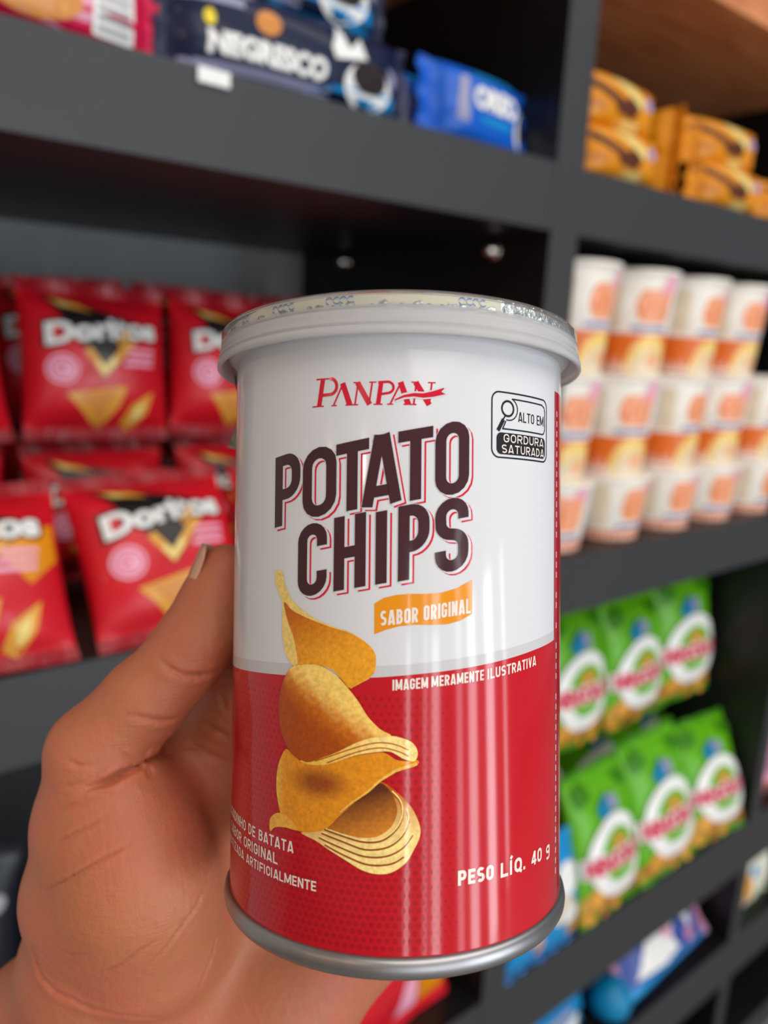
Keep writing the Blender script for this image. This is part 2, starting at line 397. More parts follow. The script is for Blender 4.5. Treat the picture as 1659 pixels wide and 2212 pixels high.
def glyph2(c, w, h, st):
    e = st / 2; r = min(w / 2 - e, h * .3); g = []
    def bowl(y0, y1, x=None):
        x = w - e if x is None else x; ry = (y1 - y0) / 2; rx = min(ry, (x - e) * .6)
        return [(e, y1)] + arc(x - rx, y0 + ry, rx, ry, 90, -90, 8) + [(e, y0)]
    stem = [(e, 0), (e, h)]; rst = [(w - e, 0), (w - e, h)]
    S = lambda *p: [(q, False, 0) for q in p]
    if c in 'OICSATHP0QÍ':
        if c in 'O0Q':
            ry = r; path = arc(w / 2, h - e - ry, w / 2 - e, ry, 0, 180, 8) + arc(w / 2, e + ry, w / 2 - e, ry, 180, 360, 8)
            g = [(path, True, 0)]
            if c == 'Q': g += S([(w * .55, h * .22), (w * .98, -h * .04)])
            return g
        if c == 'Í': return S(stem, [(e * .6, h * 1.1), (e * 2.2, h * 1.28)])
        if c in 'CS':
            rx = w / 2 - e
            if c == 'C': return S([(w - e, h * .67)] + arc(w / 2, h - e - r, rx, r, 0, 180) + arc(w / 2, e + r, rx, r, 180, 360) + [(w - e, h * .33)])
            q = (h / 2 - e) / 2; return S(arc(w / 2, h - e - q, rx, q, 32, 180) + arc(w / 2, h - e - q, rx, q, 195, 262, 5) + arc(w / 2, e + q, rx, q, 82, 0, 6) + arc(w / 2, e + q, rx, q, -15, -148))
        return glyph(c, w, h, st)
    if c == 'L': return S(stem, [(0, e), (w, e)])
    if c == 'E': return S(stem, [(0, e), (w, e)], [(0, h - e), (w, h - e)], [(0, h / 2), (w * .92, h / 2)])
    if c == 'M': return S(stem, rst, [(e, h), (w / 2, h * .12)], [(w - e, h), (w / 2, h * .12)])
    if c == 'N': return S(stem, rst, [(e, h), (w - e, 0)])
    if c == 'R': return S(stem, bowl(h * .46, h - e), [(w * .5, h * .46), (w - e * .9, 0)])
    if c == 'D': return S(stem, bowl(e, h - e))
    if c == 'F': return S(stem, [(0, h - e), (w, h - e)], [(0, h / 2), (w * .9, h / 2)])
    if c == 'B': return S(stem, bowl(h * .52, h - e, w - e * 1.3), bowl(e, h * .52))
    if c == 'G': return S([(w - e, h * .68)] + arc(w / 2, h - e - r, w / 2 - e, r, 0, 180) + arc(w / 2, e + r, w / 2 - e, r, 180, 360) + [(w - e, h * .46), (w * .52, h * .46)])
    if c == 'U': return S([(e, h)] + arc(w / 2, e + r, w / 2 - e, r, 180, 360) + [(w - e, h)])
    if c == 'V': return S([(e, h), (w / 2, 0)], [(w - e, h), (w / 2, 0)])
    if c == 'Z': return S([(0, h - e), (w, h - e)], [(w - e, h - e), (e, e)], [(0, e), (w, e)])
    if c == '4': return S([(w * .68, 0), (w * .68, h)], [(w * .62, h), (e, h * .3)], [(0, h * .27), (w, h * .27)])
    if c == 'g': return S([(w - e, h * .5)] + arc(w / 2, h * .46, w / 2 - e, h * .22, 0, 360, 14), [(w - e, h * .72), (w - e, 0)] + arc(w / 2, -.02 * h, w / 2 - e, h * .2, 0, -150, 6))
    if c == '.': return S([(e, 0), (e, st)])
    return []
WID = {'I': .19, 'Í': .19, 'M': .70, ' ': .26, '.': .18, 'L': .44, 'E': .44, 'A': .56, 'N': .52}
def lettering(mb, s_, x0, yb, x1, yt, m='ink_cream', off=8, skew=0, st=.185, gap=.10):
    h = yb - yt; ws_ = [WID.get(c, .50) for c in s_]; tot = sum(ws_) + gap * (len(s_) - 1); fx = (x1 - x0) / (tot * h); x = x0
    for c, wd_ in zip(s_, ws_):
        w = wd_ * h * fx; sw = min(st * h, w * .42) if c not in 'IÍ.' else st * h
        for path, cl, _ in glyph2(c, w, h, sw):
            print_on(mb, stroke(path, sw, cl), m, off, 1.2, None, lambda px_, py_, x=x: (x + px_, yb - py_ + skew * (x + px_ - x0)))
        x += w + gap * h * fx
TITLE = [('P', -23.8, 5.9, -8.6, 3.65), ('O', -17.4, 6.5, -9.4, 2.35), ('T', -11.0, 5.7, -10.3, 1.2), ('A', -6.45, 6.5, -11.3, .35), ('T', -.5, 5.8, -12.35, -.55), ('O', 5.65, 6.0, -13.7, -1.5),
         ('C', -18.2, 5.7, 3.4, 15.6), ('H', -11.25, 5.55, 1.95, 14.2), ('I', -4.1, 1.85, .95, 12.9), ('P', -.4, 5.2, .0, 12.35), ('S', 5.7, 5.9, -1.0, 11.2)]
SL = -.19
tl = MB()
def title_layer(m, off, dx, dy, grow):
    for c, s0, w, t, b in TITLE:
        h = b - t; flats = []
        for path, closed, _ in glyph(c, w, h, 1.9):
            flats = stroke(path, 1.9 + grow, closed, cap=grow / 2)
            print_on(tl, flats, m, off, 1.5, None, lambda x, y, s0=s0, b=b: (s0 + x + dx, b - y + SL * x + dy))
title_layer('ink_red', 4, .72, .52, .16); title_layer('can_white', 6, .42, .31, .12)
title_layer('can_white', 7, 0, 0, .16); title_layer('ink_brown', 9, 0, 0, 0)
tl.build('title_lettering', can)

# the maker's word mark with its ribbon
lg = MB()
def lstroke(p, w, w1=None, m='ink_red', off=4):
    print_on(lg, stroke(p, w, w1=w1), m, off)
def serif(x, y, w=1.3): lstroke([(x - w / 2, y), (x + w / 2, y)], .22)
b0, t0, tb = -16.9, -20.6, -21.6
lstroke([(-14.3, b0), (-13.6, tb)], .85); serif(-14.5, b0, 2.2); lstroke([(-14.9, tb + .1), (-12.2, tb + .1)], .25)
lstroke([(-12.4, tb + .12)] + arc(-12.3, -20.15, 1.25, 1.35, -80, 80) + [(-13.8, -18.75)], .55)
lstroke([(-11.6, b0), (-9.9, t0)], .3); lstroke([(-10.0, t0), (-8.7, b0)], .95); serif(-11.5, b0, 1.0); serif(-8.7, b0, 1.5)
lstroke([(-7.8, b0), (-7.3, t0)], .3); lstroke([(-7.4, t0), (-5.3, b0)], .9); lstroke([(-5.4, b0), (-4.9, t0)], .3); serif(-7.7, b0, .9); serif(-7.5, t0, 1.2); serif(-4.8, t0, 1.2)
lstroke([(-3.9, b0), (-3.4, t0)], .75); serif(-3.9, b0, 1.5); lstroke([(-3.9, t0 + .05)] + arc(-2.4, -19.7, 1.05, .95, -80, 80) + [(-3.4, -18.6)], .42)
lstroke([(-1.9, b0), (-.1, t0)], .3); lstroke([(-.2, t0), (1.1, b0)], .95); serif(-1.9, b0, 1.0); serif(1.1, b0, 1.6)
lstroke([(2.0, b0), (2.4, t0)], .3); lstroke([(2.3, t0), (4.6, b0)], .95); lstroke([(4.6, b0), (5.0, t0)], .3); serif(2.0, b0, .9); serif(2.2, t0, 1.2); serif(5.0, t0, 1.3)
rib = [(-1.1, -17.6), (.4, -18.25), (2.0, -18.5), (3.6, -18.4), (5.2, -18.7), (7.2, -19.3)]
lstroke(rib, .9, 1.5, 'can_white', 6); lstroke(rib, .25, 1.1, 'ink_red', 8)
print_on(lg, poly([(7.35, -19.9), (6.6, -19.15), (7.5, -18.7)]), 'can_white', 10)
lg.build('brand_lettering', can)

# warning seal
ws = MB()
def dk(fl, m='ink_black', off=4): print_on(ws, fl, m, off)
dk(stroke(rrect(16.05, -20.0, 31.25, -8.75, 1.5), .28, True))
dk(stroke([(20.6, -19.0)] + rrect(19, -18.95, 30.5, -13.75, 1.0)[:7][::-1] * 0 + [(29.3, -19.0), (30.2, -18.6), (30.45, -17.9), (30.45, -14.6), (30.1, -13.9), (29.5, -13.7), (18.4, -13.7), (19.1, -15.1)], .26))
dk(stroke(arc(19.75, -17.2, 2.15, 1.95, -70, 105, 12), .22))
dk(stroke(circle(19.55, -17.25, 1.35, 1.3), .38, True)); dk(stroke([(18.9, -15.9), (18.5, -15.3)], .3)); dk(stroke([(18.55, -15.3), (17.35, -13.3)], .75))
lettering(ws, 'ALTO EM', 22.1, -15.2, 30.0, -16.95, 'ink_black', 4, st=.13)
dk(poly(rrect(17.05, -13.05, 30.6, -9.3, 1.0)))
lettering(ws, 'GORDURA', 18.6, -11.4, 29.9, -12.85, 'ink_cream', 6, st=.15, gap=.13); lettering(ws, 'SATURADA', 18.2, -9.55, 30.1, -11.0, 'ink_cream', 6, st=.15, gap=.13)
ws.build('warning_seal', can)

# flavour banner and small texts
fb = MB()
top = [(-4.2, 15.95), (-2.6, 15.0), (-.6, 14.5), (1.6, 14.3), (4.5, 14.3), (7, 14.1), (9.5, 13.4), (12.4, 12.0)]
bot = [(12.4, 17.7), (10.2, 18.8), (8, 19.3), (5.5, 19.4), (2.5, 19.35), (0, 19.6), (-2.2, 20.2), (-4.15, 21.0)]
print_on(fb, poly(top + bot), 'ink_orange', 4)
def lt(s_, x0, yb, x1, yt, skew, st, mbx): lettering(mbx, s_, x0, yb, x1, yt, 'ink_cream', 8, skew, st)
lt('SABOR', -3.2, 19.6, 3.0, 17.15, -.11, .17, fb); lt('ORIGINAL', 3.9, 18.7, 12.1, 16.25, -.14, .17, fb)
fb.build('flavour_banner', can)
sm = MB()
lt('IMAGEM', -1.1, 30.1, 4.75, 28.35, -.075, .17, sm); lt('MERAMENTE', 5.3, 29.55, 14.7, 27.8, -.075, .17, sm); lt('ILUSTRATIVA', 15.4, 28.8, 27.5, 27.05, -.1, .17, sm)
sm.build('picture_note_lettering', can); sm = MB()
lt('PESO', 10.1, 62.2, 16.9, 59.75, 0, .215, sm); lt('LÍQ.', 18.4, 62.4, 24.6, 59.95, 0, .215, sm); lt('40', 26.3, 62.5, 29.8, 60.1, 0, .19, sm); lt('g', 31.6, 62.5, 33.3, 60.1, 0, .19, sm)
sm.build('net_weight_lettering', can); sm = MB()
lt('SALGADINHO DE BATATA', -45.5, 58.6, -18.4, 56.7, 0, .17, sm); lt('SABOR ORIGINAL', -41.5, 61.4, -22.0, 59.5, 0, .17, sm)
lt('AROMATIZADA ARTIFICIALMENTE', -47, 63.95, -13.8, 62.3, 0, .17, sm)
sm.build('description_lettering', can)

# picture of the chips
pc = MB()
L = lambda c: np.array(s2l(c))
PALE, CRM, ORG, DOR, BRN, DBR = L((240, 206, 116)), L((250, 222, 140)), L((226, 142, 24)), L((196, 100, 12)), L((150, 72, 16)), L((92, 40, 14))
def mixc(a, b, t): t = max(0, min(1, t)); return tuple(a * (1 - t) + b * t)
def crom(pts, closed=True, k=4):
    n = len(pts); out = []
    for i in range(n if closed else n - 1):
        p0, p1, p2, p3 = [pts[(i + q) % n] if closed else pts[max(0, min(n - 1, i + q))] for q in (-1, 0, 1, 2)]
        for j in range(k):
            t = j / k; out.append(tuple(.5 * (2 * p1[a] + (p2[a] - p0[a]) * t + (2 * p0[a] - 5 * p1[a] + 4 * p2[a] - p3[a]) * t * t + (3 * p1[a] - p0[a] - 3 * p2[a] + p3[a]) * t ** 3) for a in (0, 1)))
    return out if closed else out + [pts[-1]]
def pic(pts, off, ink): print_on(pc, poly(crom(pts)), 'picture', off, .8, .8, None, ink)
A_pale=[(-23.5,11.1),(-22.2,10.9),(-21.5,11.5),(-21.1,13.3),(-19.7,15.7),(-17.4,17.4),(-14.5,18.9),(-11.2,20.0),(-8.6,20.6),(-6.3,21.7),(-4.6,23.1),(-3.8,24.5),(-3.9,26.9),(-5.0,28.3),(-8.0,30.0),(-9.2,29.0),(-11.1,27.2),(-13.2,26.6),(-15.5,26.5),(-17.9,27.0),(-18.5,27.4),(-19.8,26.5),(-20.9,24.8),(-21.6,21.9),(-21.6,16.4),(-23.3,13.4)]
A_in=[(-21.2,16.4),(-19.3,17.7),(-16.8,18.6),(-14.2,19.4),(-11.2,20.2),(-8.6,20.8),(-6.3,21.9),(-4.7,23.1),(-3.9,24.5),(-4.0,26.9),(-5.1,28.2),(-8.0,29.9),(-9.2,29.0),(-11.1,27.2),(-13.2,26.6),(-15.5,26.5),(-17.8,26.9),(-18.1,25.3),(-18.9,22.4),(-20.3,19.5)]
B_=[(-20.8,29.4),(-19.2,27.4),(-16.7,26.7),(-14.1,26.5),(-11.9,27.2),(-10.0,28.4),(-8.5,29.9),(-6.7,32.0),(-5.0,34.5),(-3.0,36.4),(-1.3,37.4),(-4.7,37.9),(-7.4,39.0),(-9.9,40.4),(-12.5,41.6),(-15.3,42.8),(-17.0,42.7),(-18.9,42.0),(-20.6,40.0),(-21.7,37.5),(-22.1,34.0),(-21.6,31.5)]
B_rim=[(-17.0,42.7),(-12.5,41.4),(-7.4,38.8),(-4.7,37.7),(-1.3,37.4),(1.3,38.0),(2.5,38.8),(3.1,40.1),(2.8,41.3),(2.1,41.5),(0.6,41.0),(-1.3,40.0),(-3.5,40.1),(-6.9,40.8),(-10.9,42.4),(-13.0,43.0),(-15.6,43.2)]
C_=[(-20.3,41.4),(-18.9,42.0),(-17.0,42.9),(-15.3,43.2),(-13.0,43.0),(-10.9,42.4),(-6.9,40.9),(-3.4,40.2),(-2.0,40.3),(-0.3,41.3),(2.1,41.5),(3.0,41.3),(3.3,41.8),(2.3,42.5),(-0.1,43.0),(-2.7,44.7),(-4.8,46.7),(-7.3,48.5),(-9.3,50.4),(-11.8,53.1),(-14.6,54.2),(-17.5,54.6),(-20.4,54.2),(-21.4,52.4),(-22.3,49.4),(-22.4,46.6),(-21.8,43.8)]
D_=[(-24.0,54.3),(-22.9,53.0),(-21.1,52.4),(-18.8,53.1),(-17.5,54.5),(-20.0,54.6),(-22.5,55.1),(-23.8,56.1)]
E_=[(-2.9,44.9),(-0.0,46.7),(2.1,48.9),(3.4,51.5),(3.6,53.6),(2.4,56.2),(1.2,58.0),(-1.1,59.5),(-3.5,59.8),(-5.9,59.3),(-8.4,58.1),(-11.3,56.8),(-14.0,55.6),(-16.9,54.8),(-14.0,54.1),(-11.8,53.1),(-9.3,50.4),(-7.3,48.5),(-4.8,46.7)]
E_top=[(-2.9,45.1),(-1.2,46.5),(-0.4,48.2),(-0.2,50.0),(-1.2,52.2),(-3.3,53.7),(-6.0,54.1),(-8.5,53.8),(-10.8,53.4),(-11.8,53.1),(-9.3,50.6),(-7.3,48.7),(-4.8,46.7)]
pic(E_, 10, lambda x, y: mixc(DOR, CRM, (y - 47) / 8 + (x + 2) * .03))
for ln, w in (([(-12.9,54.2),(-9.0,55.1),(-5.2,56.0),(-1.6,55.4),(0.7,53.6),(1.7,51.2),(1.4,49.4)], .3), ([(-13.4,55.0),(-9.4,56.1),(-5.5,57.1),(-1.9,56.9),(0.8,55.5),(2.4,53.4)], .28), ([(-12.3,56.0),(-8.4,57.4),(-4.7,58.4),(-1.1,58.1),(1.0,56.9)], .3), ([(-12.4,53.5),(-8.5,54.3),(-5.5,54.8),(-2.6,54.4),(-0.3,52.6),(0.7,50.4),(0.4,48.2),(-1,46.6)], .3)):
    ln = crom(ln, False)
    print_on(pc, stroke(ln, w), 'picture', 13, 1, None, None, lambda x, y: tuple(BRN))
    print_on(pc, stroke([(a, b - .28) for a, b in ln], .22), 'picture', 14, 1, None, None, lambda x, y: tuple(CRM))
pic(E_top, 15, lambda x, y: mixc(DBR, L((214, 130, 40)), ((x + 9) * .05 + (y - 48.5) * .14)))
pic(C_, 17, lambda x, y: mixc(mixc(BRN, ORG, math.hypot((x + 13.5) / 4.5, (y - 46) / 2.2) - .45) * np.array(1), L((240, 190, 70)), max(0, (-20.6 - x) * .5)))
print_on(pc, stroke([(3.0,41.9),(-.4,43.0),(-2.9,44.6),(-5.0,46.6),(-7.8,48.7),(-9.6,50.3)], .55, w1=.2), 'picture', 19, 1, None, None, lambda x, y: tuple(L((240, 190, 80))))
pic(D_, 19, lambda x, y: tuple(L((236, 170, 60))))
print_on(pc, poly(A_pale), 'picture', 11, .8, .8, None, lambda x, y: tuple(PALE)); pic(A_in, 13, lambda x, y: mixc(DOR, L((236, 160, 36)), (y - 17 + .35 * (x + 20)) / 9 - .2))
pic(B_rim, 21, lambda x, y: mixc(L((240, 190, 70)), CRM, (x + 14) / 12))
for ln in ([(-14.2, 42.5), (-7.4, 39.7), (-3.5, 38.6), (-.6, 38.8), (1.6, 39.7)], [(-12, 42.5), (-6.9, 40.3), (-3, 39.4), (-.1, 39.9), (1.6, 40.7)]):
    print_on(pc, stroke(crom(ln, False), .2), 'picture', 23, 1, None, None, lambda x, y: tuple(L((190, 96, 20))))
def binks(x, y):
    t = (y - (28.5 + .62 * (x + 20))) / 8
    c = np.array(mixc(L((252, 210, 110)), L((218, 120, 16)), t * 1.7 + .62 + .25 * math.sin(x * 2.1 + y * 1.3) * math.sin(y * 2.7))); return mixc(c, L((168, 72, 8)), t * 1.4 + .15 + max(0, (-20 - x) * .25))
pic(B_, 22, binks)
pc.build('chips_picture', can)

# metal bottom rim, seam, foil, lid
mb = MB(); lathe(mb, [(.0329, lz(73.0)), (.0334, lz(73.1)), (.0339, lz(73.7)), (.0341, lz(74.7)), (.0340, lz(75.6)), (.0335, lz(76.5)), (.0327, lz(76.9)), (.0318, lz(76.6)), (.0313, lz(75.5)), (.0311, lz(73.8)), (.0001, lz(73.6))], 'tin', 160)
mb.build('metal_base_rim', can)
mb = MB(); lathe(mb, [(.0328, lz(-28.8)), (.0338, lz(-29.2)), (.0346, lz(-30.0)), (.0348, lz(-31.2)), (.0346, lz(-32.3)), (.0338, lz(-32.9)), (.0325, lz(-32.6)), (.0320, lz(-31.2)), (.0318, lz(-29))], 'seam_metal', 160)
mb.build('metal_seam', can)
def crinkle(r, z, t):
    k = .00022 * math.sin(t * 37) + .00016 * math.sin(t * 83 + 1) + .0001 * math.sin(t * 151)
    return (r + (k if r > .034 else 0), z + (k * 1.3 if r > .034 else 0))
mb = MB(); lathe(mb, [(.0001, lz(-33.1)), (.0325, lz(-33.1)), (.0342, lz(-33.3)), (.0352, lz(-33.1)), (.0354, lz(-32.4))], 'foil', 320, rfun=crinkle)
foil = mb.build('foil_seal', can)
mb = MB()                                                       # cream liner showing behind the clear rim, with blue marks
n = 200; v = []
for i in range(n + 1):
    t = math.radians(-168 + 106 * i / n); k = .0003 * math.sin(i * .35) + .0002 * math.sin(i * .9 + 2)
    v += [(.03530 * math.cos(t), .03530 * math.sin(t), lz(-34.6)), (.03530 * math.cos(t), .03530 * math.sin(t), lz(-32.6) + k)]
mb.add(v, [(2 * i, 2 * i + 2, 2 * i + 3, 2 * i + 1) for i in range(n)], 'paper_liner')
for a in (-152, -143, -128, -124, -110, -106, -74, -70):
    for k in range(2):
        c = math.radians(a + k * 2.2); pts = []
        for q in range(9):
            an = q / 8 * 4.6 + k; pts.append((c + .018 * math.cos(an), lz(-33.7) + .00055 * math.sin(an)))
        vv = []
        for (tt, z) in pts: vv += [(.0354 * math.cos(tt), .0354 * math.sin(tt), z), (.0354 * math.cos(tt), .0354 * math.sin(tt), z + .00026)]
        mb.add(vv, [(2 * i, 2 * i + 2, 2 * i + 3, 2 * i + 1) for i in range(8)], 'liner_blue')
mb.build('paper_liner', foil)
mb = MB(); v = []                                               # crushed silver edge of the foil on the right
for i in range(161):
    t = math.radians(-63 + 55 * i / 160); k = .00035 * math.sin(i * .55) + .00025 * math.sin(i * 1.3 + 1)
    for j in range(5):
        q = j / 4; v.append(((.0351 + k * (q - .3) * .8) * math.cos(t), (.0351 + k * (q - .3) * .8) * math.sin(t), lz(-34.6 + 2.0 * q) + k * .5))
mb.add(v, [(i * 5 + j, (i + 1) * 5 + j, (i + 1) * 5 + j + 1, i * 5 + j + 1) for i in range(160) for j in range(4)], 'foil')
mb.build('foil_edge', foil)
mb = MB()
t0_, v = math.radians(-192), []                                 # peel tab hanging under the rim at the left
for i in range(13):
    q = i / 12; hh = -28.6 + q * 15; rr = .0345 + .0002 + (.0018 * q ** 3) - .0012 * math.sin(q * math.pi)
    for j in range(7):
        t = t0_ + (j - 3) * .055 * (1 - .35 * q); v.append(((rr + .0002 * math.sin(j * 2 + i)) * math.cos(t), (rr) * math.sin(t), lz(hh)))
mb.add(v, [(i * 7 + j, i * 7 + j + 1, (i + 1) * 7 + j + 1, (i + 1) * 7 + j) for i in range(12) for j in range(6)], 'foil')
mb.build('peel_tab', foil)
mb = MB()
lathe(mb, [(.0001, lz(-33.45)), (.0001, lz(-33.9)), (.0335, lz(-33.9)), (.0341, lz(-34.9)), (.0348, lz(-35.3)), (.0356, lz(-35.2))][::-1], 'lid_clear', 200)
lathe(mb, [(.0356, lz(-35.2)), (.0361, lz(-34.6)), (.0362, lz(-32.7))][::-1], 'lid_clear', 200)
lathe(mb, [(.0362, lz(-32.7)), (.0358, lz(-32.5)), (.0358, lz(-32.2)), (.0362, lz(-32.0)), (.0363, lz(-31.2)), (.0363, lz(-30.4)), (.0366, lz(-30.1)), (.0366, lz(-29.7)), (.0363, lz(-29.5)), (.0366, lz(-29.2)), (.0369, lz(-28.9)), (.0369, lz(-28.0)), (.0366, lz(-27.7)), (.0361, lz(-27.9)), (.0359, lz(-29.2)), (.03575, lz(-31)), (.03575, lz(-32.7))][::-1], 'lid', 200)
lathe(mb, [(.03575, lz(-32.7)), (.03575, lz(-34.3)), (.0350, lz(-34.7)), (.0345, lz(-34.2)), (.0338, lz(-33.45)), (.0001, lz(-33.45))][::-1], 'lid_clear', 200)
tag(mb.build('plastic_lid', can), 'clear plastic snap-on lid')

# ------------------------------------------------------------------ the hand
def sdf_hand():
    lo = np.array([-.185, -.012, .130]); hi = np.array([.052, .345, .285]); st = .00115
    n = np.ceil((hi - lo) / st).astype(int)
    gx, gy, gz = [lo[i] + st * np.arange(n[i]) for i in range(3)]
    def new(): return np.full(n, .05, np.float32)
    def blend(D, pts, k):
        """pts: chain of (x,y,z,r)"""
        for a, b in zip(pts[:-1], pts[1:]):
            A, B = np.array(a[:3]), np.array(b[:3]); rm = max(a[3], b[3]) + k + .004
            i0 = np.maximum(0, ((np.minimum(A, B) - rm - lo) / st).astype(int)); i1 = np.minimum(n, ((np.maximum(A, B) + rm - lo) / st).astype(int) + 1)
            if (i1 <= i0).any(): continue
            sl = tuple(slice(i0[i], i1[i]) for i in range(3))
            X = gx[sl[0]][:, None, None].astype(np.float32) - A[0]; Y = gy[sl[1]][None, :, None].astype(np.float32) - A[1]; Z = gz[sl[2]][None, None, :].astype(np.float32) - A[2]
            ab = B - A; L2 = max(1e-9, ab @ ab)
            t = np.clip((X * ab[0] + Y * ab[1] + Z * ab[2]) / L2, 0, 1)
            d = np.sqrt((X - t * ab[0]) ** 2 + (Y - t * ab[1]) ** 2 + (Z - t * ab[2]) ** 2) - (a[3] + t * (b[3] - a[3]))
            S = D[sl]; h = np.clip(k - np.abs(S - d), 0, None) / k
            D[sl] = np.minimum(S, d) - h * h * k / 4
        return D
    def smin(a, b, k):
        h = np.clip(k - np.abs(a - b), 0, None) / k; return np.minimum(a, b) - h * h * k / 4
    P = lambda px, py, z, r: (*cam_pt(px, py, z), r * .001)
    # thumb
    D = new()
    blend(D, [P(489, 1232, .170, 5.9), P(468, 1290, .1695, 7.2), P(446, 1350, .1690, 7.9), P(416, 1397, .168, 8.3)], .003)
    blend(D, [P(416, 1397, .168, 8.3), P(372, 1452, .167, 8.2), P(315, 1510, .166, 8.9), P(205, 1625, .1655, 10.0)], .0025)
    # ball of the thumb and wrist side
    T = new()
    blend(T, [P(205, 1625, .166, 9.6), P(190, 1780, .168, 10.4), P(192, 1930, .173, 13.2), P(215, 2060, .182, 15.5)], .006)
    blend(T, [P(268, 1735, .166, 9.5), P(285, 1800, .166, 12.6), P(305, 1900, .168, 15.2), P(330, 2010, .176, 17.5)], .008)
    blend(T, [P(342, 1725, .174, 6.5), P(350, 1800, .176, 8), P(368, 1870, .179, 9.5)], .006)
    blend(T, [P(240, 1690, .172, 10), P(355, 1655, .186, 7.5), P(460, 1600, .197, 7.5)], .006)
    D = smin(D, T, .0028)
    # palm
    Q = new()
    mcp = {}
    def ax(th, y, r, rad):   # around the can: angle from its back, metres down, radius from axis
        t = math.radians(th); c = CC + CA * y
        return (c.x + rad * math.sin(t), c.y, c.z + rad * math.cos(t), r * .001)
    wr = P(420, 2230, .196, 18)
    m_i, m_m, m_r, m_l = ax(-50, .044, 10, .0445), ax(-27, .058, 10.3, .0445), ax(-12, .072, 9.8, .045), ax(2, .085, 9.0, .045)
    for a, w_ in ((m_i, P(330, 2180, .192, 17)), (m_m, P(400, 2220, .196, 17)), (m_r, P(470, 2230, .197, 17)), (m_l, P(560, 2210, .196, 16))):
        mid = tuple((a[i] + w_[i]) / 2 + (.0, 0, .004, .0012)[i] for i in range(4))
        blend(Q, [a, mid, w_], .009)
    blend(Q, [m_i, m_m, m_r, m_l], .009)
    blend(Q, [m_l, P(760, 1990, .200, 14), P(632, 2120, .196, 15.5), P(590, 2230, .197, 17)], .009)
    # web between thumb and index
    blend(Q, [P(330, 1690, .186, 9), P(430, 1610, .194, 8.5), m_i], .007)
    D = smin(D, Q, .008)
    # fingers wrapped round the back of the can
    def finger(m, th1, y1, r0, r1, up):
        c = []
        th0 = math.degrees(math.atan2(m[0] - CC.x, m[2] - CC.z)); y0 = m[1]
        for i in range(7):
            q = i / 6; th = th0 + (th1 - th0) * q; r = r0 + (r1 - r0) * q + (.5 if i in (2, 4) else 0)
            rad = CR + .0004 + r * .001 + (.003 * math.sin(q * math.pi) if i else .002)
            c.append(ax(th, y0 + (y1 - y0) * q + up * math.sin(q * math.pi), r, rad))
        return c
    Fs = [finger(m_i, 40, -.004, 8.6, 6.6, -.002), finger(m_m, 45, .016, 8.8, 6.8, -.001), finger(m_r, 46, .0355, 8.3, 6.5, 0), finger(m_l, 46, .053, 7.4, 5.8, 0)]
    G = None
    for c in Fs:
        g = blend(new(), c, .0015); G = g if G is None else smin(G, g, .0012)
    D = smin(D, G, .005)
    # wrist and forearm
    Wr = new()
    blend(Wr, [P(215, 2090, .188, 16.0), P(95, 2240, .200, 18.0), P(0, 2650, .215, 20), (-.125, .310, .238, .024)], .01)
    blend(Wr, [P(560, 2190, .198, 16.5), P(470, 2330, .205, 18), P(330, 2700, .218, 21), (-.092, .310, .240, .026)], .01)
    blend(Wr, [P(400, 2170, .196, 18), P(330, 2330, .202, 20), P(195, 2700, .216, 23), (-.108, .312, .238, .029)], .01)
    D = smin(D, Wr, .014)
    # the can presses into the flesh
    XX = gx[:, None, None] - CC.x; YY = gy[None, :, None] - CC.y; ZZ = gz[None, None, :] - CC.z
    al = XX * CA.x + YY * CA.y + ZZ * CA.z
    rr = np.sqrt((XX - al * CA.x) ** 2 + (YY - al * CA.y) ** 2 + (ZZ - al * CA.z) ** 2)
    cd = np.maximum(rr - (CR + .00025 + .001 * (al > .0728)), al - HB - .0005)
    kk = .0015; h = np.clip(kk - np.abs(D + cd), 0, None) / kk
    D = np.maximum(D, -cd) + h * h * kk / 4
    return D.astype(np.float32), lo, st, Fs

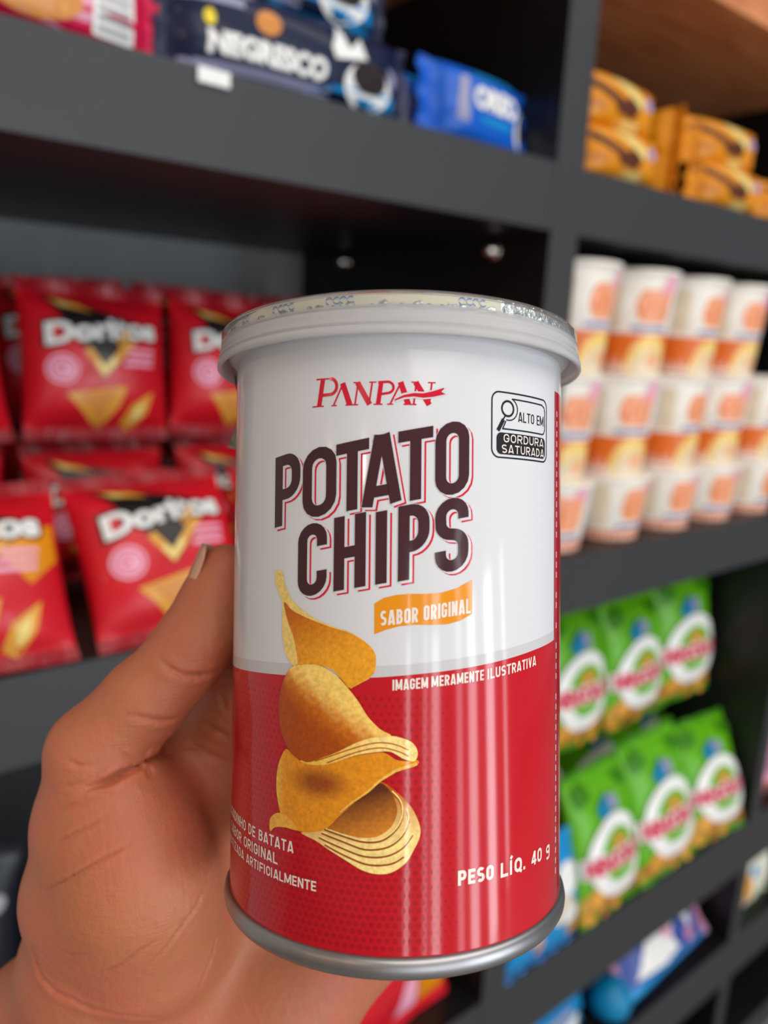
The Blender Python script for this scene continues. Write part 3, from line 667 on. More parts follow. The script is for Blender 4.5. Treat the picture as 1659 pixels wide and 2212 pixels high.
def surface_nets(D, lo, st):
    ins = D < 0; n = D.shape
    cnt = np.zeros([k - 1 for k in n], np.float32); acc = np.zeros([k - 1 for k in n] + [3], np.float32)
    base = [(0, 0, 0), (0, 1, 0), (0, 0, 1), (0, 1, 1)]
    for axn in range(3):
        for o in range(4):
            a, b = divmod(o, 2)
            off = [0, 0, 0]; oth = [i for i in range(3) if i != axn]; off[oth[0]] = a; off[oth[1]] = b
            s0 = tuple(slice(off[i], off[i] + n[i] - 1) for i in range(3))
            off2 = list(off); off2[axn] += 1
            s1 = tuple(slice(off2[i], off2[i] + n[i] - 1) for i in range(3))
            d0, d1 = D[s0], D[s1]; cr = (d0 < 0) != (d1 < 0)
            idx = np.nonzero(cr); t = d0[idx] / (d0[idx] - d1[idx])
            p = np.zeros((len(t), 3), np.float32); p[:, oth[0]] = a; p[:, oth[1]] = b; p[:, axn] = t
            acc[idx] += p; cnt[idx] += 1
    act = np.nonzero(cnt); ids = np.full(cnt.shape, -1, np.int64); ids[act] = np.arange(len(act[0]))
    V = (acc[act] / cnt[act][:, None] + np.stack(act, 1)) * st + lo
    F = []
    for axn in range(3):
        oth = [i for i in range(3) if i != axn]
        sl0 = [slice(1, n[i] - 1) for i in range(3)]; sl1 = list(sl0)
        sl0[axn] = slice(0, n[axn] - 1); sl1[axn] = slice(1, n[axn])
        a, b = ins[tuple(sl0)], ins[tuple(sl1)]
        idx = np.stack(np.nonzero(a != b), 1); sg = a[tuple(idx.T)]
        g = idx.copy()
        for i in oth: g[:, i] += 1
        q = []
        for da, db in ((0, 0), (1, 0), (1, 1), (0, 1)):
            h = g.copy(); h[:, oth[0]] -= da; h[:, oth[1]] -= db; q.append(ids[tuple(h.T)])
        q = np.stack(q, 1); fl = sg if axn != 1 else ~sg
        q[~fl] = q[~fl][:, ::-1]
        F.append(q)
    return V, np.concatenate(F)

def make_hand():
    D, lo, st, Fs = sdf_hand(); V, F = surface_nets(D, lo, st)
    # smooth
    E = np.concatenate([F[:, [0, 1]], F[:, [1, 2]], F[:, [2, 3]], F[:, [3, 0]]]); E = np.concatenate([E, E[:, ::-1]])
    deg = np.bincount(E[:, 0], minlength=len(V))[:, None]
    for lam in (.5, -.52) * 4 + (.4,):
        A = np.stack([np.bincount(E[:, 0], V[E[:, 1], i], len(V)) for i in range(3)], 1) / deg
        V = V + lam * (A - V)
    me = bpy.data.meshes.new('tmp'); me.from_pydata(V.tolist(), [], F.tolist()); me.update()
    bm = bmesh.new(); bm.from_mesh(me); bm.normal_update()
    # refine what can be seen closely, so creases can be pressed in
    c0 = Vector((0, 0, 0))
    sel = [f for f in bm.faces if f.calc_center_median().x < -.018 and f.calc_center_median().normalized().dot(f.normal) < .25]
    es = set(e for f in sel for e in f.edges)
    bmesh.ops.subdivide_edges(bm, edges=list(es), cuts=1, use_grid_fill=True, smooth=.0)
    bm.normal_update(); tree = BVHTree.FromBMesh(bm)
    cre = [([(338, 1418), (352, 1432), (370, 1446), (395, 1458), (425, 1461), (455, 1456), (475, 1448)], .55, .9),
           ([(268, 1542), (300, 1550), (335, 1556), (365, 1556), (396, 1547)], .45, .9),
           ([(170, 1706), (200, 1700), (235, 1688), (262, 1672), (300, 1655), (330, 1640), (372, 1618)], 1.5, 1.2),
           ([(250, 1620), (285, 1645), (320, 1650)], .3, .7),
           ([(108, 1822), (135, 1813), (180, 1790), (230, 1764)], .42, .6), ([(69, 1923), (105, 1920), (144, 1900), (180, 1879), (225, 1852), (270, 1828), (300, 1805)], .45, .6),
           ([(60, 2025), (72, 2060), (84, 2104), (114, 2140), (150, 2158), (186, 2176), (240, 2190), (300, 2199), (360, 2200)], .55, 1.1),
           ([(192, 2104), (234, 2096), (270, 2078), (300, 2055), (345, 2030)], .38, .7), ([(120, 2050), (150, 2062), (185, 2060)], .3, .7),
           ([(457, 1884), (427, 1954), (392, 2004), (352, 2055), (302, 2105)], .4, .7), ([(487, 1990), (467, 2024), (455, 2075), (418, 2160), (400, 2212)], .25, .6),
           ([(140, 1640), (170, 1655), (210, 1650)], .35, .8), ([(330, 1366), (342, 1380)], .15, .6), ([(300, 1400), (312, 1412)], .2, .7),
           ([(110, 1750), (160, 1738), (220, 1722)], .35, .7), ([(340, 1900), (380, 1960), (400, 2010)], .1, .5),
           ([(130, 1700), (160, 1696), (200, 1684)], .3, .7), ([(470, 1490), (490, 1540)], .5, 1.2), ([(430, 1560), (470, 1580), (498, 1600)], .5, 1.3), ([(400, 1600), (450, 1630), (495, 1650)], .4, 1.2)]
    P3 = []
    for pts, dep, wid in cre:
        q = []
        for a, b in zip(pts[:-1], pts[1:]):
            k = max(2, int(math.hypot(a[0] - b[0], a[1] - b[1]) / 2.5))
            for i in range(k):
                t = i / k; px, py = a[0] + (b[0] - a[0]) * t + random.uniform(-.6, .6), a[1] + (b[1] - a[1]) * t + random.uniform(-.6, .6)
                h = tree.ray_cast(c0, Vector(cam_pt(px, py, 1)).normalized())
                if h[0]: q.append(h[0])
        m = len(q)
        for i, h in enumerate(q):
            P3.append((h, dep * .001 * min(1, min(i, m - i) / (m * .25 + 1)), wid * .001))
    from mathutils.kdtree import KDTree
    kd = KDTree(len(P3))
    for i, (h, _, _) in enumerate(P3): kd.insert(h, i)
    kd.balance()
    for v in bm.verts:
        if v.normal.dot(v.co.normalized()) > .35: continue
        r, idx, d = kd.find(v.co)
        if d < .004:
            _, dep, wid = P3[idx]
            w2 = wid * .5
            v.co -= v.normal * dep * 1.5 * (math.exp(-(d / w2) ** 2) - .25 * math.exp(-((d - 1.6 * wid) / (1.0 * wid)) ** 2))
    base = cam_pt(200, 2300, .2)
    mw = Matrix.Translation(EYE) @ W.to_4x4()
    org = mw @ Vector(base)
    bm.transform(Matrix.Translation(-org) @ mw)
    me2 = bpy.data.meshes.new('hand'); bm.to_mesh(me2); bm.free()
    me2.materials.append(M['skin']); me2.polygons.foreach_set('use_smooth', [True] * len(me2.polygons)); me2.update()
    o = bpy.data.objects.new('hand', me2); COL.objects.link(o); o.location = org
    tag(o, 'bare left hand gripping the chip can, thumb up its left side', 'hand')
    # nails: curved plates lying on the ends of the fingers
    def nail(tip, back, out, r, ln, wd_, tap=.14, shift=.68):
        tip, back, out = Vector(tip), Vector(back), Vector(out)
        a = (tip - back).normalized(); out = (out - a * out.dot(a)).normalized(); s = a.cross(out)
        mbn = MB(); v = []; nu, nv = 12, 14
        for i in range(nu + 1):
            q = i / nu; x = (q - shift) * ln
            for j in range(nv + 1):
                p = (j / nv * 2 - 1) * wd_ * (1 - .25 * abs(2 * q - 1) ** 4)
                rr_ = r * (1 - tap * q ** 1.3)
                v.append(tip + a * x + (out * math.cos(p) + s * math.sin(p)) * rr_)
        v = [tuple((mw @ p) - org) for p in v]
        mbn.add(v, [(i * (nv + 1) + j, i * (nv + 1) + j + 1, (i + 1) * (nv + 1) + j + 1, (i + 1) * (nv + 1) + j) for i in range(nu) for j in range(nv)], 'nail')
        ob = mbn.build('fingernail', o); sd = ob.modifiers.new('s', 'SOLIDIFY'); sd.thickness = .0005; sd.offset = 0
        return ob
    t1, t2 = cam_pt(485, 1228, .170), cam_pt(457, 1320, .1692)
    nail(t1, t2, (-.94, -.32, .0), .0075, .0155, .95, .19, .74)
    for c in Fs:
        tp, bk = Vector(c[-1][:3]), Vector(c[-2][:3]); cc = CC + CA * tp.y
        nail(tp, bk, tp - cc, c[-1][3] + .0002, .011, .85)
    return o
make_hand()

# ------------------------------------------------------------------ shelving unit
unit = empty('shelving_unit', (.6, .5, 0))
tag(unit, 'dark grey open shelving unit holding all the packets behind the can', 'shelving')
def upart(name, a, b, m, band_=None):
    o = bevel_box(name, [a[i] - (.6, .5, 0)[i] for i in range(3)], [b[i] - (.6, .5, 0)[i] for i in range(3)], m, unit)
    if band_:                                                   # front strip keeps the lit grey; the board behind is darkened as shade
        e = bevel_box('lit_front_strip', [a[0] - .6, a[1] - .5 - .0008, a[2]], [b[0] - .6, a[1] - .5 + .004, b[2]], band_, o, .0008)
    return o
YF, YB = .5, .93
for x0, x1 in ((-.06, -.02), (.575, .614), (1.196, 1.226), (1.83, 1.87)): upart('upright_panel', (x0, YF, .0), (x1, YB, 2.0), 'shelf_shaded', 'shelf_grey')
for x0, x1 in ((-.02, .575), (.614, 1.196), (1.226, 1.83)):
    for z0, z1 in ((1.402, 1.461), (1.012, 1.077), (.452, .548)): upart('shelf_board', (x0, YF + .0006, z0), (x1, YB, z1), 'shelf_shaded', 'shelf_grey')
    o = upart('shelf_board', (x0, YF + .001, 1.653), (x1, YB, 1.71), 'wood'); o['label'] = 'brown wooden top shelf board'
    if x0 > 0: upart('shelf_board', (x0, YF + .0006, .222), (x1, YB, .310), 'shelf_shaded', 'shelf_grey')
    upart('shelf_board', (x0, YF + .0006, 0.0), (x1, YB, .06), 'shelf_shaded', 'shelf_grey')
    upart('shelf_board', (x0, YF + .0006, 1.96), (x1, YB, 2.0), 'shelf_shaded', 'shelf_grey')
for x0, x1, z0, z1, m_ in ((-.06, .595, 0, 1.05, 'shelf_shaded'), (-.06, .595, 1.05, 1.43, 'shelf_back'), (-.06, .595, 1.43, 2.0, 'shelf_shaded'), (.595, 1.87, 0, 2.0, 'shelf_shaded')):
    upart('back_panel', (x0, YB, z0), (x1, YB + .012, z1), m_)  # all but the chip bag bay take the shade-darkened colour
for y in (.570, .826):                                          # shelf pins on the side panel
    mb = MB(); lathe(mb, [(.0001, .012), (.004, .012), (.0055, .010), (.0055, .003), (.009, .0025), (.0095, 0.0), (.0001, 0.0)], 'chrome', 24)
    o = mb.build('shelf_pin', unit); o.location = (.575 - .6, y - .5, 1.388); o.rotation_euler = (0, -math.pi / 2, 0)

# ------------------------------------------------------------------ packets
def pillow(w, h, t, axis='z', fold=.012, nx=26, nz=30, seed=0, col='f_red', cr=.0012, power=.55, seal=None, ep=.62):
    """sealed film bag: base at z=0, front towards -Y. returns (root_mesh_builder, surface function, seal builder)"""
    rnd = random.Random(seed); ph = [rnd.uniform(0, 6.28) for _ in range(8)]
    W_, H_ = (w, h) if axis == 'z' else (h, w)                  # H_: direction between the two seals
    def T(a, b):                                                # a across, b along seals, both -1..1
        bb = b * H_ / 2 / (H_ / 2 - fold)
        if abs(bb) >= 1: e = 0
        else: e = (1 - abs(bb) ** 2.6) ** ep
        f = max(0, 1 - abs(a) ** 2.8) ** power
        wr = 1 + .10 * math.sin(a * 7 + ph[0] + 3 * b) * abs(b) ** 2 + .08 * math.sin(a * 13 + ph[1]) * abs(b) ** 3 + .05 * math.sin(3 * a + 4 * b + ph[2])
        return t / 2 * e * f * wr + .0005
    def P(x, z, side, off=0):                                   # x,z in bag metres (z from bottom)
        if axis == 'z': a, b = x / (W_ / 2), (z - h / 2) / (H_ / 2)
        else: a, b = (z - h / 2) / (W_ / 2), x / (H_ / 2)
        a = max(-1, min(1, a)); b = max(-1, min(1, b)); th = T(a, b)
        fl = max(0, abs(b) - (1 - 2 * fold / H_)) * 20
        yy = fl * .0006 * math.sin(a * 9 + ph[3] + (2 if b > 0 else 0))
        k = 1 - .05 * (1 - b * b) - .0 * a
        if axis == 'z': return (x * k, side * (th + off) + yy, z)
        return (x, side * (th + off) + yy, h / 2 + (z - h / 2) * k)
    mb = MB(); fr, bk = [], []
    for side in (-1, 1):
        v = []
        for i in range(nx + 1):
            a = math.sin((i / nx * 2 - 1) * math.pi / 2) if axis == 'z' else (i / nx * 2 - 1)
            for j in range(nz + 1):
                b = (j / nz * 2 - 1) if axis == 'z' else math.sin((j / nz * 2 - 1) * math.pi / 2)
                v.append(P(a * w / 2, h / 2 + b * h / 2, side))
        f = [(i * (nz + 1) + j, (i + 1) * (nz + 1) + j, (i + 1) * (nz + 1) + j + 1, i * (nz + 1) + j + 1) for i in range(nx) for j in range(nz)]
        if side > 0: f = [q[::-1] for q in f]
        mb.add(v, f, col)
    m_ = (nx + 1) * (nz + 1); rim = [i * (nz + 1) for i in range(nx + 1)] + [nx * (nz + 1) + j for j in range(1, nz + 1)] + [i * (nz + 1) + nz for i in range(nx - 1, -1, -1)] + [j for j in range(nz - 1, 0, -1)]
    mb.f += [(rim[i], rim[(i + 1) % len(rim)], rim[(i + 1) % len(rim)] + m_, rim[i] + m_)[::-1] for i in range(len(rim))]
    mb.m += [col] * len(rim); mb.s += [True] * len(rim)
    sl = []
    for e in (-1, 1):                                           # crimped seal strips
        sb = MB(); v = []; nn = 40
        for side in (-1, 1):
            for i in range(nn + 1):
                a = i / nn * 2 - 1
                for b0 in (0, 1):
                    b = e * (1 - b0 * (fold * .85) * 2 / H_ * 1.0)
                    if axis == 'z': p = P(a * w / 2, h / 2 + b * h / 2, side, .0006 + .0004 * (i % 2))
                    else: p = P(b * w / 2, h / 2 + a * h / 2, side, .0006 + .0004 * (i % 2))
                    v.append(p)
        o2 = (nn + 1) * 2
        f = [(2 * i, 2 * i + 2, 2 * i + 3, 2 * i + 1) for i in range(nn)] + [(o2 + 2 * i, o2 + 2 * i + 1, o2 + 2 * i + 3, o2 + 2 * i + 2) for i in range(nn)]
        sb.add(v, f, seal or col, False); sl.append(sb)
    return mb, (lambda x, z, off: P(x, z, -1, off)), sl

def on_bag(mb, S, fl, m, off, step=.008, warp=None):
    v, f = cut(fl, step, step)
    if warp: v = [warp(*p) for p in v]
    mb.add([S(x, z, off * .00025 + .0003) for x, z in v], f, m, True)

def finish(name, mb, sl, seal_name='seal_strip'):
    o = mb.build(name)
    for s in sl: s.build(seal_name, o)
    return o

def scl(fl, w, h):                                              # normalised (-.5...5, 0..1) art -> metres
    return [([(p[0] * w, p[1] * h) for p in v], f) for v, f in fl]

def chip_bag(seed, w=.122, h=.140, t=.05):
    mb, S, sl = pillow(w, h, t, 'z', .012, seed=seed, col='f_red', seal='f_darkred')
    A = lambda fl, m, off, warp=None: on_bag(mb, S, scl(fl, w, h), m, off, .008, warp)
    A(poly([(.12, .60), (.46, .72), (.46, .52), (.30, .40)]), 'f_orange' if seed % 2 else 'f_red', 1)
    A(poly([(-.36, .90), (.34, .735), (-.02, .385)]), 'f_black', 1)
    A(poly([(-.33, .885), (-.16, .85), (-.06, .80), (-.26, .83)]), 'f_gold', 2)
    A(poly([(-.30, .87), (-.24, .86), (-.18, .83), (-.25, .83)]), 'f_cream', 3)
    A(stroke([(-.13, .57), (-.02, .43), (.22, .66)], .05), 'f_gold', 2); A(stroke([(-.07, .49), (-.02, .43), (.06, .51)], .04), 'f_cream', 3)
    ar = lambda x, z: (x, z + .10 * (x) - 1.2 * x * x + .002)
    A(text('Doritos', -.40, .60, .40, .775, .075), 'f_black', 3, ar)
    A(text('Doritos', -.385, .615, .385, .755, .045), 'f_white', 5, ar)
    A(stroke([(.08, .60), (.17, .70)], .03), 'f_gold', 7)
    A(disc(-.29, .44, .105, .095), 'f_palepink', 2); A(stroke(circle(-.29, .44, .08, .072), .012, True), 'f_crimson', 3)
    A(stroke(arc(-.29, .44, .035, .03, 20, 300), .012), 'f_crimson', 3)
    for k in range(3): A(rect(.16 - .02 * k, .56 - .045 * k, .36 - .01 * k, .585 - .045 * k), 'f_palepink', 3)
    A(poly([(-.27, .29), (.14, .345), (.10, .22), (-.02, .07), (-.10, .12)]), 'f_gold', 2); A(poly([(-.20, .28), (.06, .31), (-.03, .13)]), 'f_biscuit', 3)
    A(poly([(.34, .31), (.30, .17), (.20, .06), (.12, .10), (.18, .22)]), 'f_gold', 2); A(poly([(.28, .25), (.26, .15), (.19, .10), (.20, .19)]), 'f_cream', 3)
    return finish('chip_bag', mb, sl)

def nut_bag(seed, w=.142, h=.215, t=.05):
    mb, S, sl = pillow(w, h, t, 'z', .012, seed=seed, col='f_green', seal='f_darkgreen')
    A = lambda fl, m, off, warp=None: on_bag(mb, S, scl(fl, w, h), m, off, .01, warp)
    rnd = random.Random(seed + 40)
    A(poly([(-.5, .02), (.5, .02), (.5, .16), (.3, .22), (-.3, .22), (-.5, .15)]), 'f_nut', 1)
    for k in range(14):                                         # printed heap of nuts
        cx, cy = rnd.uniform(-.42, .42), rnd.uniform(.05, .26); an = rnd.uniform(0, 3)
        pts = [(cx + .12 * math.cos(t_) * math.cos(an) - .06 * math.sin(t_) * math.sin(an), cy + (.12 * math.cos(t_) * math.sin(an) + .06 * math.sin(t_) * math.cos(an)) * .7) for t_ in [i * .45 for i in range(14)]]
        A(poly([p for p in pts if abs(p[0]) < .5]), ('f_nut', 'f_gold', 'f_nutdark', 'f_gold')[k % 4], 2 + k)
    A(disc(0, .42, .43, .27), 'f_white', 17); A(disc(0, .43, .28, .175), 'f_green', 19); A(poly([(-.14, .50), (-.04, .57), (.10, .55), (.13, .48), (-.1, .46)]), 'f_nut', 21)
    A(poly([(-.49, .34), (.49, .34), (.49, .47), (-.49, .47)]), 'f_white', 22)
    A(text('MENDORATO', -.46, .345, .46, .465, .07), 'f_letter', 24)
    A(poly([(-.22, .74), (-.06, .82), (.02, .80), (-.04, .70), (-.16, .68)]), 'f_teal', 17); A(poly([(-.03, .82), (.13, .79), (.14, .71), (.0, .70)]), 'f_slate', 18)
    A(poly([(.20, .92), (.45, .90), (.42, .80), (.24, .84)]), 'f_darkgreen', 16); A(poly([(-.45, .90), (-.25, .94), (-.22, .84), (-.42, .78)]), 'f_darkgreen', 16)
    return finish('peanut_bag', mb, sl)

def place(o, x, y, z, rx=0, ry=0, rz=0, label=None, cat=None, group=None):
    o.location = (x, y, z); o.rotation_euler = (math.radians(rx), math.radians(ry), math.radians(rz))
    return tag(o, label, cat, group)

# red chip bags: two tiers on the middle shelf
G1 = 'red chip bags on the middle shelf'
proto = [chip_bag(1), chip_bag(2)]
Z2 = 1.0785
chips = [
 # lower front row
 (.080, .506, Z2, -30, 1, -2, 'red chip bag cut off by the left picture edge, lower front row'),
 (.217, .506, Z2, -30, -1, 3, 'red chip bag right above the shelf edge, directly left of the thumb tip'),
 (.345, .507, Z2, -30, 1, 2, 'red chip bag of the lower front row mostly hidden behind the can'),
 (.475, .508, Z2, -30, 0, -3, 'red chip bag of the lower front row beside the upright, behind the can'),
 # upper front row
 (.085, .670, 1.200, -8, -3, 4, 'red chip bag of the upper tier whose edge shows at the far left'),
 (.212, .664, 1.203, -8, 2, 3, 'red chip bag of the upper tier with its whole front and two chips visible'),
 (.336, .668, 1.200, -8, 4, 3, 'red chip bag of the upper tier just left of the can lid'),
 (.468, .69, 1.200, -6, 0, -2, 'red chip bag of the upper tier rising behind the can lid'),
 # rear of upper tier
 (.080, .755, 1.210, -3, 2, 2, 'dark red chip bag top peeking out at far left under the grey panel'),
 (.208, .750, 1.210, -3, -2, -2, 'red chip bag behind the upper one that shows its whole front'),
 (.336, .755, 1.210, -3, 2, 1, 'red chip bag top behind the one just left of the lid'),
 (.468, .79, 1.210, -3, -1, 0, 'red chip bag top behind the one rising over the can lid'),
]
for k in range(4):                                              # bags that carry the upper tier
    chips.append((.078 + .134 * k, .675, Z2, -3, 0, 0, None)); chips.append((.078 + .134 * k, .765, Z2, -2, 0, 0, None))
for i, (x, y, z, rx, ry, rz, lb) in enumerate(chips):
    if lb is None: lb = 'covered red chip bag in the %s column from the left, %s row back' % (('first', 'second', 'third', 'fourth')[(i - 12) // 2], ('second', 'third')[(i - 12) % 2])
    src = proto[i % 2]; o = src if i < 2 else copy_tree(src)
    place(o, x, y, z, rx, ry, rz, lb, 'chip bag', G1 if i < 12 else 'covered red chip bags deeper on the middle shelf')
    if i >= 12: o.scale = (1, 1, .86)
    elif i < 4: o.scale = (1.02, 1, .92)

# peanut bags: two tiers under the noodle cups
G2 = 'green peanut bags under the noodle cups'
proto = [nut_bag(3), nut_bag(8)]
Z3 = .5495
nuts = [(.826, .505, Z3, -18, 2, 4, 'green peanut bag in the lower row, beside the blue snack bags'), (.966, .505, Z3, -18, -2, 0, 'green peanut bag in the middle of the lower row'), (1.108, .506, Z3, -22, 1, -4, 'green peanut bag at the right end of the lower row beside the upright'),
        (.838, .605, .742, -10, 2, 3, 'green peanut bag nearest the can in the upper row'), (.975, .602, .744, -10, 0, 2, 'green peanut bag in the middle of the upper row'), (1.108, .602, .750, -8, -2, -4, 'green peanut bag at the right end of the upper row'),
        (.703, .606, .742, -9, 1, 2, 'green peanut bag at the left end of the upper row, hidden by the can')]
for i, (x, y, z, rx, ry, rz, lb) in enumerate(nuts):
    src = proto[i % 2]; o = src if i < 2 else copy_tree(src)
    place(o, x, y, z, rx, ry, rz, lb, 'peanut bag', G2)
    if i < 3: o.scale = (1, 1, (.93, .98, .88)[i])
for k in range(3):
    o = copy_tree(proto[k % 2]); place(o, .840 + .136 * k, .672, Z3, -2, 0, 0, 'covered green peanut bag behind the %s bag of the lower row' % ('left', 'middle', 'right')[k], 'peanut bag', 'covered green peanut bags behind the lower row'); o.scale = (1, 1, .90)

# blue snack bags on the same shelf, right beside the upright
def blue_bag(seed, w=.074, h=.15, t=.04):
    mb, S, sl = pillow(w, h, t, 'z', .008, seed=seed, col='f_sky')
    A = lambda fl, m, off: on_bag(mb, S, scl(fl, w, h), m, off, .01)
    A(disc(-.10, .42, .34, .12), 'f_beige', 1); A(disc(.2, .20, .17, .07), 'f_gold', 2); A(disc(.15, .34, .25, .07), 'f_white', 2); A(disc(.1, .66, .3, .14), 'f_white', 2); A(rect(-.5, .02, .5, .07), 'f_indigo', 4)
    return finish('snack_bag', mb, sl)
b1 = blue_bag(5); place(b1, .712, .504, Z3, -10, 0, 2, 'sky blue snack bag with a yellow nut, between its twin and the peanut bags', 'snack bag', 'blue snack bags low beside the upright')
b2 = copy_tree(b1); place(b2, .652, .504, Z3, -10, 0, 4, 'sky blue snack bag right beside the upright, left of its twin', 'snack bag', 'blue snack bags low beside the upright')

# big red snack bag low on the left bay
def red_bag(w=.19, h=.30, t=.05):
    mb, S, sl = pillow(w, h, t, 'z', .014, seed=11, col='f_red')
    A = lambda fl, m, off: on_bag(mb, S, scl(fl, w, h), m, off, .012)
    A(poly([(.24, .45), (.46, .62), (.46, .05), (.22, .05)]), 'f_orange', 1); A(stroke([(-.4, .30), (.1, .52), (.3, .62)], .05), 'f_palepink', 2); A(stroke([(-.35, .18), (.12, .36), (.24, .42)], .035), 'f_pink', 3)
    A(disc(-.30, .36, .05, .03), 'f_orange', 4); A(rect(-.22, .42, -.14, .50), 'f_white', 5); A(poly([(.02, .06), (.1, .2), (.2, .24), (.2, .06)]), 'f_palepink', 4)
    return finish('snack_bag', mb, sl)
place(red_bag(), .458, .53, Z3, -12, 0, 4, 'large red snack bag with orange right side, seen below the can base', 'snack bag')

# navy packet low left, behind the hand
def navy_bag(w=.13, h=.29, t=.05):
    mb, S, sl = pillow(w, h, t, 'z', .014, seed=12, col='f_midnight')
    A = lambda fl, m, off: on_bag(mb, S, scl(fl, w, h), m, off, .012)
    for q in ((.1, .93, .1), (.28, .84, .09), (-.1, .80, .12), (.2, .73, .07), (.0, .66, .12)): A(disc(q[0], q[1], q[2] * .8, q[2] * .3), 'f_grey' if q[0] > .15 else 'f_navy', 2)
    return finish('snack_bag', mb, sl)
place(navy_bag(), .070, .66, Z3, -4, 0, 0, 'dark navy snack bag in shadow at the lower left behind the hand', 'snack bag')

# ------------------------------------------------------------------ biscuit packets on the upper shelf
Z1 = 1.4625
def sleeve(name, w, h, t, col, seed, art, fold=.012, seal=None):
    mb, S, sl = pillow(w, h, t, 'x', fold, nx=30, nz=18, seed=seed, col=col, power=.36, seal=seal, ep=.42)
    art(lambda fl, m, off, warp=None: on_bag(mb, S, scl(fl, w, h), m, off, .010, warp))
    return finish(name, mb, sl)
def pink_art(A):
    A(rect(-.5, .50, .30, 1.0), 'f_pink', 1); A(rect(-.5, .0, .26, .52), 'f_palepink', 1)
    A(disc(.09, .40, .14, .31), 'f_biscuit', 3); A(disc(-.32, .45, .12, .3), 'f_biscuit', 3)
    for k in range(6): A(disc(.0 + .035 * k, .38 + .1 * math.sin(k * 2.3), .012, .05), 'f_gold', 4)
    A(poly(rrect(.26, .10, .395, .88, .02)), 'f_white', 3)
    for k in range(5): A(rect(.275, .18 + k * .13, .38, .24 + k * .13), 'f_grey', 5)
p1 = sleeve('biscuit_packet', .20, .042, .046, 'f_crimson', 21, pink_art)
place(p1, .116, .530, Z1, 0, 0, 1, 'pink biscuit packet lying on the shelf at the upper left, below its twin', 'biscuit packet', 'pink biscuit packets')
p2 = copy_tree(p1); place(p2, .104, .535, Z1 + .0395, 0, 0, 0, 'pink biscuit packet on top of the other one, cut by the picture top', 'biscuit packet', 'pink biscuit packets')
def navy_art(A):
    A(poly([(-.02, .02), (.42, .02), (.40, .30), (.1, .20)]), 'f_sky', 1); A(poly([(-.45, .05), (.1, .05), (.1, .16), (-.45, .14)]), 'f_slate', 1)
    A(disc(.26, .30, .115, .27), 'f_white', 2); A(disc(.26, .40, .085, .19), 'f_cookie', 4); A(poly([(.08, .62), (.12, .95), (.16, .66), (.22, .86), (.24, .6), (.1, .5)]), 'f_white', 3)
    A(text('NEGRESCO', -.36, .20, .07, .46, .06), 'f_white', 4)
    A(disc(-.16, .66, .045, .13), 'f_biscuit', 3); A(disc(-.35, .58, .018, .09), 'f_yellow', 3); A(rect(-.46, .74, -.24, .84), 'f_slate', 2); A(rect(-.44, .88, -.20, .93), 'f_slate', 2)
    A(rect(.36, .42, .44, .64), 'f_slate', 3)
p3 = sleeve('biscuit_packet', .208, .058, .05, 'f_navy', 22, navy_art)
place(p3, .316, .532, Z1, 0, 0, 1, 'navy cream biscuit packet lying on the shelf, lowest of its stack', 'biscuit packet', 'navy biscuit packets')
p4 = copy_tree(p3); place(p4, .294, .536, Z1 + .055, 0, 0, -1, 'navy cream biscuit packet in the middle of its stack, above the lowest', 'biscuit packet', 'navy biscuit packets')
p5 = copy_tree(p3); place(p5, .312, .538, Z1 + .110, 0, 0, 1, 'navy cream biscuit packet topmost of its stack, cut by the picture top', 'biscuit packet', 'navy biscuit packets')
mb = MB(); box(mb, (.228, .4970, 1.4515), (.250, .4990, 1.4605), 'f_white'); tag(mb.build('price_label'), 'small white price label at the shelf edge below the navy packets', 'price label')

def blue_art(A):
    A(text('OREO', -.16, .42, .24, .72, .06), 'f_white', 4); A(disc(.34, .36, .10, .24), 'f_white', 3); A(disc(.345, .42, .075, .19), 'f_cookie', 4)
    A(poly([(-.30, .25), (-.26, .8), (-.2, .82), (-.2, .2)]), 'f_slate', 2); A(rect(-.1, .26, .2, .34), 'f_sky', 2); A(poly([(-.2, .9), (.2, .95), (.3, .84), (-.1, .84)]), 'f_sky', 2)
def blue_pack():
    return sleeve('cookie_packet', .135, .064, .045, 'f_blue', 23, blue_art, .014)
p6 = blue_pack(); place(p6, .508, .540, Z1, -6, 2, 3, 'small blue cookie packet in front, leaning beside the upright', 'cookie packet', 'blue cookie packets')
p7 = copy_tree(p6); place(p7, .470, .588, Z1, -4, -4, 20, 'small blue cookie packet behind the front one, its left end showing', 'cookie packet', 'blue cookie packets')

def wafer_art(A):
    A(poly([(-.42, .84), (-.08, .50), (-.02, .60), (.10, .44), (.06, .20), (-.12, .26), (-.18, .44), (-.46, .74)]), 'f_brown', 2)
    A(poly([(-.22, .86), (.02, .72), (.12, .40), (.16, .60), (.04, .90), (-.1, .96)]), 'f_cream', 1)
    A(disc(.24, .62, .07, .14), 'f_lilac', 2); A(rect(-.40, .28, -.24, .40), 'f_deep', 2); A(poly([(-.1, .04), (.2, .04), (.16, .18), (-.05, .16)]), 'f_cream', 2)
p8 = sleeve('wafer_packet', .138, .048, .052, 'f_orange', 24, wafer_art, .01)
wf = [(.690, .528, Z1, 0, 0, 'orange wafer packet resting on the shelf beside the upright'), (.679, .530, Z1 + .0445, 1, 1, 'orange wafer packet stacked on the one beside the upright'),
      (.800, .580, Z1, 0, 76, 'orange wafer packet turned end-on in the middle, on the shelf'), (.796, .582, Z1 + .0425, 0, 82, 'orange wafer packet turned end-on in the middle, upper one'),
      (.902, .529, Z1, 2, -4, 'orange wafer packet on the shelf at the right picture edge'), (.890, .534, Z1 + .0445, 0, -3, 'orange wafer packet lying on the one at the right picture edge'),
      (1.045, .532, Z1, 0, 3, 'orange wafer packet mostly outside the right picture edge')]
